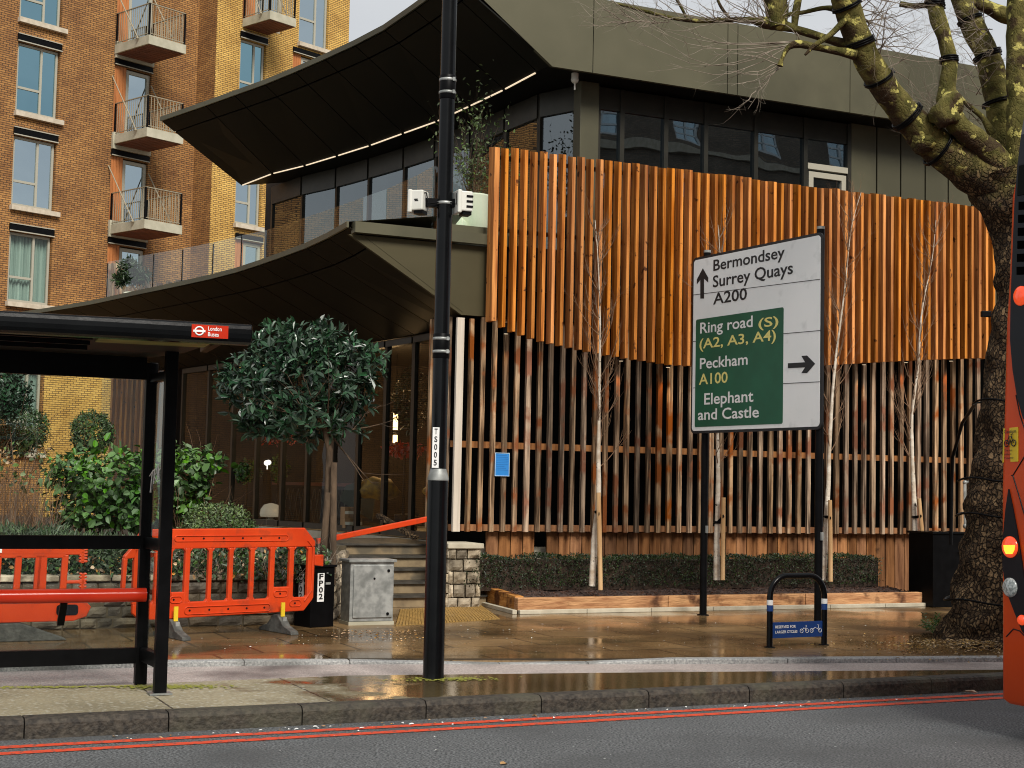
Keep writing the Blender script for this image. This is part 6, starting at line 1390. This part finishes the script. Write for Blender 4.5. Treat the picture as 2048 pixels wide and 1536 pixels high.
l_ = lampdisc(2023, 1094, .075, T['redlens'], 'tail_light', pod)
face([(2016, 1090), (2038, 1090), (2037, 1100), (2033, 1108), (2021, 1108), (2017, 1100)], T['amber'], 'lit_bulb', l_, .043, .006)
lampdisc(2023, 1175, .068, T['clearlens'], 'reversing_light', pod); lampdisc(2047, 1240, .036, T['redlens'], 'reflector', pod); lampdisc(2045, 592, .07, T['redlens'], 'high_tail_light', rp)
for pts in (((2003, 951), (2026, 951), (2050, 912)), ((2003, 1284), (2014, 1272), (2027, 1258), (2040, 1262), (2052, 1275)), ((2026, 951), (2038, 990), (2052, 1040)), ((2050, 860), (2040, 830), (2032, 790))):
    mb = MB(); mb.tube([RZ(x, y_, .001) for x, y_ in pts], .005, 5); mb.build('panel_joint', T['busblack'], body)
def disc2(z_, r, m, name):
    c = BP(-.012, 2.36, z_); mb = MB(); mb.tube([c, c - RU * .03], r, 20); mb.build(name, m, bus, bev=.008)
for zz_, r_, m_, nm_ in ((1.18, .075, T['redlens'], 'tail_light'), (.90, .068, T['clearlens'], 'reversing_light'), (.66, .036, T['redlens'], 'reflector')): disc2(zz_, r_, m_, nm_)
mb = MB(); mb.box(BP(-.012, 1.25, 1.25), (.02, 1.5, .9), (RU, RN, Z)); mb.build('engine_cover', T['busred'], bus, bev=.01)
mb = MB(); mb.box(BP(-.02, 1.45, .28), (.08, 1.7, .16), (RU, RN, Z)); mb.build('bumper', T['busblack'], bus, bev=.02)
yst = face([(2008, 857), (2037, 854), (2037, 923), (2006, 925)], T['yellow'], 'caution_sticker', bus, .006, .004)
mb = MB(); a = RZ(2010, 867, .0085); b = RZ(2036, 865, .0085); u_ = (b - a); ul = u_.length; u_.normalize()
text(mb, 'Caution', a, u_, Z, .024, ul * .92, .01, lift=.002)
for i, s_ in enumerate(('This bus', 'pulls in', 'frequently')): c_ = RZ(2010.5, 903 + i * 7.5, .0085); text(mb, s_, c_, u_, Z, .014, ul * (.62, .55, .72)[i], .01, lift=.002)
w1, w2_ = RZ(2015, 887, .0105), RZ(2029, 886, .0105)
for c_ in (w1, w2_): mb.tube([c_ + u_ * (.022 * math.cos(k * .5236)) + Z * (.022 * math.sin(k * .5236)) for k in range(13)], .004, 4)
t_ = w1.lerp(w2_, .35) + Z * .045; s_ = w1.lerp(w2_, .75) + Z * .045; bb = w1.lerp(w2_, .5)
for q in ((w1, t_, bb, w1), (bb, s_, w2_), (t_, s_), (s_, s_ + Z * .015 - u_ * .008, s_ + Z * .02 + u_ * .012), (t_, t_ + Z * .012)): mb.tube(list(q), .0035, 4)
mb.build('bicycle_lettering', T['inkblack'], yst)
for s_ in (-.003, 2.503):
    for z0_, z1_ in ((1.35, 2.05), (2.85, 3.65)): mb = MB(); mb.box(BP(5.4, s_, (z0_ + z1_) / 2), (8.2, .012, z1_ - z0_), (e1, e2, Z)); mb.build('side_window', T['winglass'], bus)
    for f_ in (2.3, 7.6): mb = MB(); c = BP(f_, 0 if s_ < 1 else 2.36, .36); mb.tube([c + e2 * .0, c + e2 * .14], .48, 28); mb.build('wheel', T['rubber'], bus)
# ================================================================== THINGS BY THE DOOR
a, b = atY(634, 1083, 17.1), atY(860, 1037, 17.9)
mb = MB(); mb.bar(a, b, .05, .065); mb.build('orange_rail', T['orange'], label='straight orange plastic rail sloping up across the top of the steps', cat='rail', bev=.008)
a, b = atY(757, 1031, 20.6), atY(832, 1076, 19.9); mb = MB(); mb.bar(a, b, .09, .06); mb.build('dark_plank', T['barkrough'], label='dark weathered plank leaning behind the orange rail', cat='plank', bev=.004)
nb_ = thing('notice', 'blue laminated notice fixed to the lower slats', 'notice', FP(fac(1003, 950, -.03)[0], -.03, 1.3))
q0_, q1_ = fac(989, 952, -.02), fac(1019, 906, -.02)
mb = MB(); mb.box(FP((q0_[0] + q1_[0]) / 2, -.02, (q0_[1] + q1_[1]) / 2), (q1_[0] - q0_[0], .008, q1_[1] - q0_[1]), (RU, RN, Z)); mb.build('sheet', T['blue'], nb_)
mb = MB(); frame_bars(mb, FP(0, -.02, 0), RU, RN, q0_[0], q1_[0], q0_[1], q1_[1], .008, .006, .006); mb.build('edge', M('pale_blue_edge', (.45, .62, .78)), nb_)
mb = MB(); rnd = random.Random(5)
for k in range(9): w_ = rnd.uniform(.55, .85) * (q1_[0] - q0_[0]); mb.box(FP(q0_[0] + .02 + w_ / 2, -.0252, q1_[1] - .035 - k * .024), (w_, .002, .006), (RU, RN, Z))
mb.build('faded_lines', M('faded_lines', (.015, .16, .48)), nb_)
# ================================================================== TERRACE POTS AND FENCE
pt_ = thing('terrace_pot', 'tall cream planter with a thin leafy shrub on the terrace by the slats', 'planter', drop(atY(943, 460, 20.6), 4.45))
c = drop(atY(945, 460, 20.6), 0); mb = MB(); mb.lathe(c, [(.20, 4.46), (.205, 4.6), (.235, 5.58), (.24, 5.60), (.215, 5.60), (.20, 5.5)], 28); mb.build('pot', T['tan'], pt_)
mb = MB(); rnd = random.Random(12); lv = MB()
for _ in range(26):
    d = (Z * 1.5 + rdir(rnd)).normalized(); branchy(mb, c + Z * 5.5 + rdir(rnd) * .06, d, rnd.uniform(.6, 1.25), .007, rnd, 2, 4, 0, .4, .35, 3, .5)
for q in mb.v[::9]:
    if q.z > 5.65 and rnd.random() < .95: lv.leaf(q, (rdir(rnd) + Z * .2).normalized(), rdir(rnd), .06, .032)
mb.build('stems', T['barksmooth'], pt_, recalc=False); lv.build('leaves', T['hebe'], pt_, recalc=False)
c = drop(atY(916, 460, 20.4), 0); mb = MB(); mb.lathe(c, [(.12, 4.5), (.16, 4.7), (.17, 5.0), (.13, 5.18), (.05, 5.25)], 20); mb.build('urn', T['tan'], label='small rounded cream urn beside the tall terrace planter', cat='urn')
pc_ = thing('conifer_pot', 'dark conifer in a pale pot at the left end of the terrace', 'planter', drop(atY(268, 590, 28.4), 4.5))
c = drop(atY(268, 590, 28.4), 0); mb = MB(); mb.lathe(c, [(.16, 4.5), (.19, 5.05), (.20, 5.10), (.17, 5.10), (.16, 5.0)], 20); mb.build('pot', T['tan'], pc_)
mb = MB(); crown(mb, lobes_px([(262, 545, 22, 22), (280, 555, 20, 14), (244, 558, 14, 12), (256, 528, 9, 10)], 28.4), 1500, .14, .03, 77, shell=.2, up=.5); mb.build('foliage', T['darkleaf'], pc_, recalc=False)
mb = MB(); rnd = random.Random(78); g_ = drop(atY(297, 580, 28.2), 4.75)
for _ in range(260): mb.leaf(g_ + V((rnd.uniform(-.12, .12), rnd.uniform(-.1, .1), 0)), (rdir(rnd) + Z * 1.6).normalized(), rdir(rnd), rnd.uniform(.25, .6), .012)
mb.build('ornamental_grass', T['drybrown'], label='tuft of straw coloured grass beside the potted conifer', cat='grass tuft', recalc=False)
fa_, fb_ = drop(atY(214, 580, 31), 0), drop(atY(392, 570, 29), 0); d = (fb_ - fa_).normalized(); l = (fb_ - fa_).length
tf = thing('terrace_fence', 'old vertical board fence at the back of the terrace', 'fence', fa_ + Z * 4.5); mb = MB(); k = int(l / .16); rnd = random.Random(6)
for i in range(k):
    u_ = (i + .5) / k; h = 1.62 if u_ < .22 else 1.05 + rnd.uniform(-.08, .08); mb.bar(fa_ + d * (l * u_) + Z * 4.4, fa_ + d * (l * u_) + Z * (4.4 + h), .145, .025, up=d)
mb.build('boards', T['oldwood'], tf)
# ================================================================== INSIDE THE RESTAURANT
def inside(px, py, Yq): return atY(px, py, Yq)
ml = thing('mushroom_lamp', 'white domed mushroom lamp on a glass foot inside the window', 'lamp', drop(inside(541, 1050, 27.4), ZF))
c = drop(inside(541, 1050, 27.4), 0); mb = MB(); z0_ = 1.55 - (1032 - 959) * 27.4 / FPX; mb.lathe(c, [(.02, z0_), (.19, z0_ + .0), (.205, z0_ + .05), (.19, z0_ + .14), (.13, z0_ + .22), (.03, z0_ + .25)], 24)
mb.build('dome', M('opal_glass', (.62, .60, .50), rough=.25, emit=(1, .9, .7), estr=.12), ml); mb = MB(); mb.lathe(c, [(.12, ZF), (.13, ZF + .03), (.05, ZF + .1), (.07, z0_)], 16); mb.build('foot', T['galv'], ml)
tl = thing('table_lamp', 'white heart shaped lamp on a tall dark pedestal inside the window', 'lamp', drop(inside(532, 1010, 27.8), ZF))
c = drop(inside(532, 1010, 27.8), 0); zt_ = 1.55 - (938 - 959) * 27.8 / FPX; mb = MB(); mb.lathe(c, [(.11, ZF), (.10, ZF + .5), (.06, zt_)], 16); mb.build('pedestal', T['inwall'], tl)
mb = MB(); mb.tube([c + Z * zt_, c + Z * (zt_ + .1)], .012, 6); mb.ball(c + V((.02, 0, zt_ + .13)), (.055, .03, .05), 12); mb.ball(c + V((-.02, 0, zt_ + .12)), (.045, .03, .05), 12); mb.build('shade', M('lamp_shade', (.8, .8, .75), emit=(1, .95, .85), estr=1.2), tl)
bc_ = thing('bar_counter', 'dark bar counter with a red brown top running behind the windows', 'counter', drop(inside(560, 970, 29), ZF))
a, b = drop(inside(470, 970, 30.5), 0), drop(inside(735, 970, 26.5), 0)
mb = MB(); mb.bar(a + Z * 1.10, b + Z * 1.10, .55, .72); mb.build('front', T['inwall'], bc_); mb = MB(); mb.bar(a + Z * 1.49, b + Z * 1.49, .62, .06); mb.build('top', M('mahogany', (.16, .028, .010), rough=.3), bc_)
mb = MB(); d = (b - a).normalized(); n_ = V((d.y, -d.x, 0)); k = 26
for i in range(k):
    p = a + d * ((b - a).length * (i + .5) / k) + n_ * .285
    mb.bar(p + d * -.09 + Z * .80, p + d * .09 + Z * 1.4, .012, .012); mb.bar(p + d * .09 + Z * .80, p + d * -.09 + Z * 1.4, .012, .012)
mb.build('lattice', M('lattice', (.10, .09, .07), rough=.5), bc_)
def pend(px, y0_, y1_, Yq, label):
    a, b = inside(px, y0_, Yq), inside(px, y1_, Yq); b = V((a.x, a.y, b.z)); t_ = thing('pendant_light', label, 'lamp', b, 'lit pendant tubes inside')
    mb = MB(); mb.tube([a, b], .042, 12); mb.build('tube', M('lamp_tube', (1, .9, .7), emit=(1, .74, .36), estr=1.6), t_)
    mb = MB(); mb.tube([V((a.x, a.y, zE - .02)), a + Z * .06], .006, 5); mb.tube([a + Z * .06, a], .05, 12); mb.tube([b, b - Z * .05], .05, 12); mb.build('fitting', T['black'], t_)
    ld = bpy.data.lights.new('pendant_lamp', 'POINT'); lo2 = bpy.data.objects.new('pendant_lamp', ld); sc.collection.objects.link(lo2); ld.energy = 26; ld.color = (1, .62, .28); ld.shadow_soft_size = .42; lo2.location = (a + b) / 2 - Y * .12
pend(791.5, 826, 860, 25.2, 'longer lit pendant tube, above, seen through the glass'); pend(790.5, 870, 886, 26.4, 'shorter lit pendant tube, lower down, seen through the glass')
def ibox(px, py, Yq, w_, h, label, m, seed):
    c = inside(px, py, Yq); t_ = thing('carton', label, 'box', drop(c, c.z), 'cartons stacked inside the window'); mb = MB(); mb.box(c + Z * h / 2, (w_, w_ * .8, h), (RU, RN, Z)); mb.build('carton_body', m, t_, bev=.006)
    mb = MB(); mb.box(c + Z * h / 2 - RN * (w_ * .4 + .002), (w_ * .98, .004, .05), (RU, RN, Z)); mb.build('tape', T['tan'], t_)
T['card'] = M('cardboard', (.28, .17, .08), (.36, .23, .12), scale=3, rough=.85)
ibox(702, 1056, 24.3, .30, .16, 'lower cardboard carton inside the window', T['card'], 1); ibox(701, 1036, 24.35, .28, .18, 'upper cardboard carton resting on another inside the window', T['card'], 2)
def ishrub(px, py, rx, ry, Yq, label, m, n, l=.09, w_=.045, cat='plant', seed=1):
    lb_ = lobes_px([(px, py, rx, ry)], Yq); c = lb_[0][0]; t_ = thing('indoor_plant', label, cat, drop(c, ZF)); mb = MB(); crown(mb, lb_, n, l, w_, seed, shell=.3); mb.build('foliage', T[m], t_, recalc=False)
    mb = MB(); mb.tube([drop(c, ZF), c], [.03, .015], 8); mb.lathe(drop(c, 0), [(.12, ZF), (.15, ZF + .3), (.13, ZF + .3)], 14); mb.build('pot', T['inwall'], t_)
ishrub(494, 942, 28, 22, 27.6, 'leafy green plant behind the glass at the left of the pedestal lamp', 'brightleaf', 420, seed=2); ishrub(558, 938, 18, 24, 27.9, 'leafy green plant right of the pedestal lamp behind the glass', 'brightleaf', 320, seed=3)
ishrub(826, 800, 40, 60, 24.5, 'tall dark indoor tree behind the glass near the lamp post', 'darkleaf', 900, .12, .05, seed=4)
T['redflower'] = M('red_flower', (.55, .03, .012), (.7, .06, .02), rough=.6, island=.4)
ishrub(810, 900, 40, 14, 24.0, 'spray of red flowers behind the glass below the pendants', 'redflower', 260, .08, .06, 'flowers', 5); ishrub(560, 880, 60, 10, 27.5, 'line of orange red dried flowers hung behind the glass', 'redflower', 120, .06, .03, 'flowers', 6)
for px, py, w_, lab in ((757, 978, .34, 'mottled yellow and grey bag, the larger one, inside the window'), (868, 980, .2, 'small yellow bag nearest the lamp post, inside the window')):
    c = inside(px, py, 24.0); mb = MB(); mb.ball(c, (w_, .2, w_ * .55), 16, wob=.35, ws=5); mb.build('yellow_bag', M('mottled_yellow', (.55, .36, .05), (.16, .12, .07), scale=7, rough=.6), label=lab, cat='bag')
c = inside(715, 990, 24.6); mb = MB(); mb.prism([c + X * -.3 - Z * .1, c + X * .25 - Z * .42, c + X * .3 + Z * .1, c + X * .05 + Z * .25, c + X * -.2 + Z * .15], Y * .2); mb.build('folded_sheet', M('grey_green_sheet', (.07, .085, .06), rough=.7), label='grey green folded sheet propped up inside the window', cat='sheet')
# bottles on shelves against the inner wall
shf = thing('bottle_shelf', 'dark back bar shelves of bottles deep inside the restaurant', 'shelf', drop(inside(620, 930, 31), ZF))
a, b = drop(inside(560, 900, 31.5), 0), drop(inside(760, 900, 28.5), 0); d = (b - a).normalized(); mb = MB()
for z_ in (1.75, 2.2, 2.65): mb.bar(a + Z * z_, b + Z * z_, .25, .03)
mb.build('boards', T['plinthwood'], shf); rnd = random.Random(3); cols = [T['amber'], T['signgreen'], T['tan'], T['card']]; mb = MB()
for z_ in (1.765, 2.215, 2.665):
    for i in range(26):
        p = a + d * ((b - a).length * (i + rnd.random() * .6) / 26) + Z * z_; h = rnd.uniform(.2, .32); mb.lathe(p, [(.035, 0), (.035, h * .6), (.014, h * .75), (.014, h)], 8, m=rnd.randint(1, 3))
mb.build('bottles', cols, shf, kind='stuff')
# ================================================================== HOUSES ACROSS THE ROAD (seen mirrored in the upper windows)
TP = -RN * 24 + RU * 3
ter = thing('brick_terrace', 'dark brick terrace with white sash windows mirrored in the upper glass', 'building', TP + ROADZ * Z)
ops = []
for i in range(14):
    for z0_ in (1.2, 4.6, 8.0, 11.4, 14.8, 18.2, 21.6): ops.append((1.5 + i * 4.6, 2.9 + i * 4.6, z0_, z0_ + 2.0))
mb = MB(); wall_open(mb, TP, 0, 66, ROADZ, 25, ops, mroom=1, d=RU, n=RN)
for z_ in (4.2, 7.6, 11, 14.4, 17.8, 21.2, 24.8): mb.box(TP + RU * 33 + RN * .05 + Z * z_, (66, .25, .28), (RU, RN, Z), 2)
mb.quad(TP, TP - RN * 9, TP - RN * 9 + Z * 25, TP + Z * 25); mb.quad(TP + RU * 66, TP + RU * 66 - RN * 9, TP + RU * 66 - RN * 9 + Z * 25, TP + RU * 66 + Z * 25); mb.quad(TP + Z * 24.9, TP + RU * 66 + Z * 24.9, TP + RU * 66 - RN * 9 + Z * 24.9, TP - RN * 9 + Z * 24.9, 1)
mb.build('brick_wall', [T['dark_brick'], T['roomdark'], T['stone_sill']], ter, uv=True, recalc=False)
wm = M('sash_white', (.75, .76, .76))
for a_, b_, c_, e_ in ops:
    mb = MB(); frame_bars(mb, TP, RU, RN, a_, b_, c_, e_, .09, .08, .08, ((a_ + b_) / 2,), ((a_, b_, (c_ + e_) / 2), (a_, b_, c_ + .5), (a_, b_, e_ - .5))); wn = mb.build('window', wm, ter)
    mb = MB(); mb.box(TP + RU * ((a_ + b_) / 2) + Z * ((c_ + e_) / 2) - RN * .1, (b_ - a_, .01, e_ - c_), (RU, RN, Z)); mb.build('pane', T['winglass'], wn)
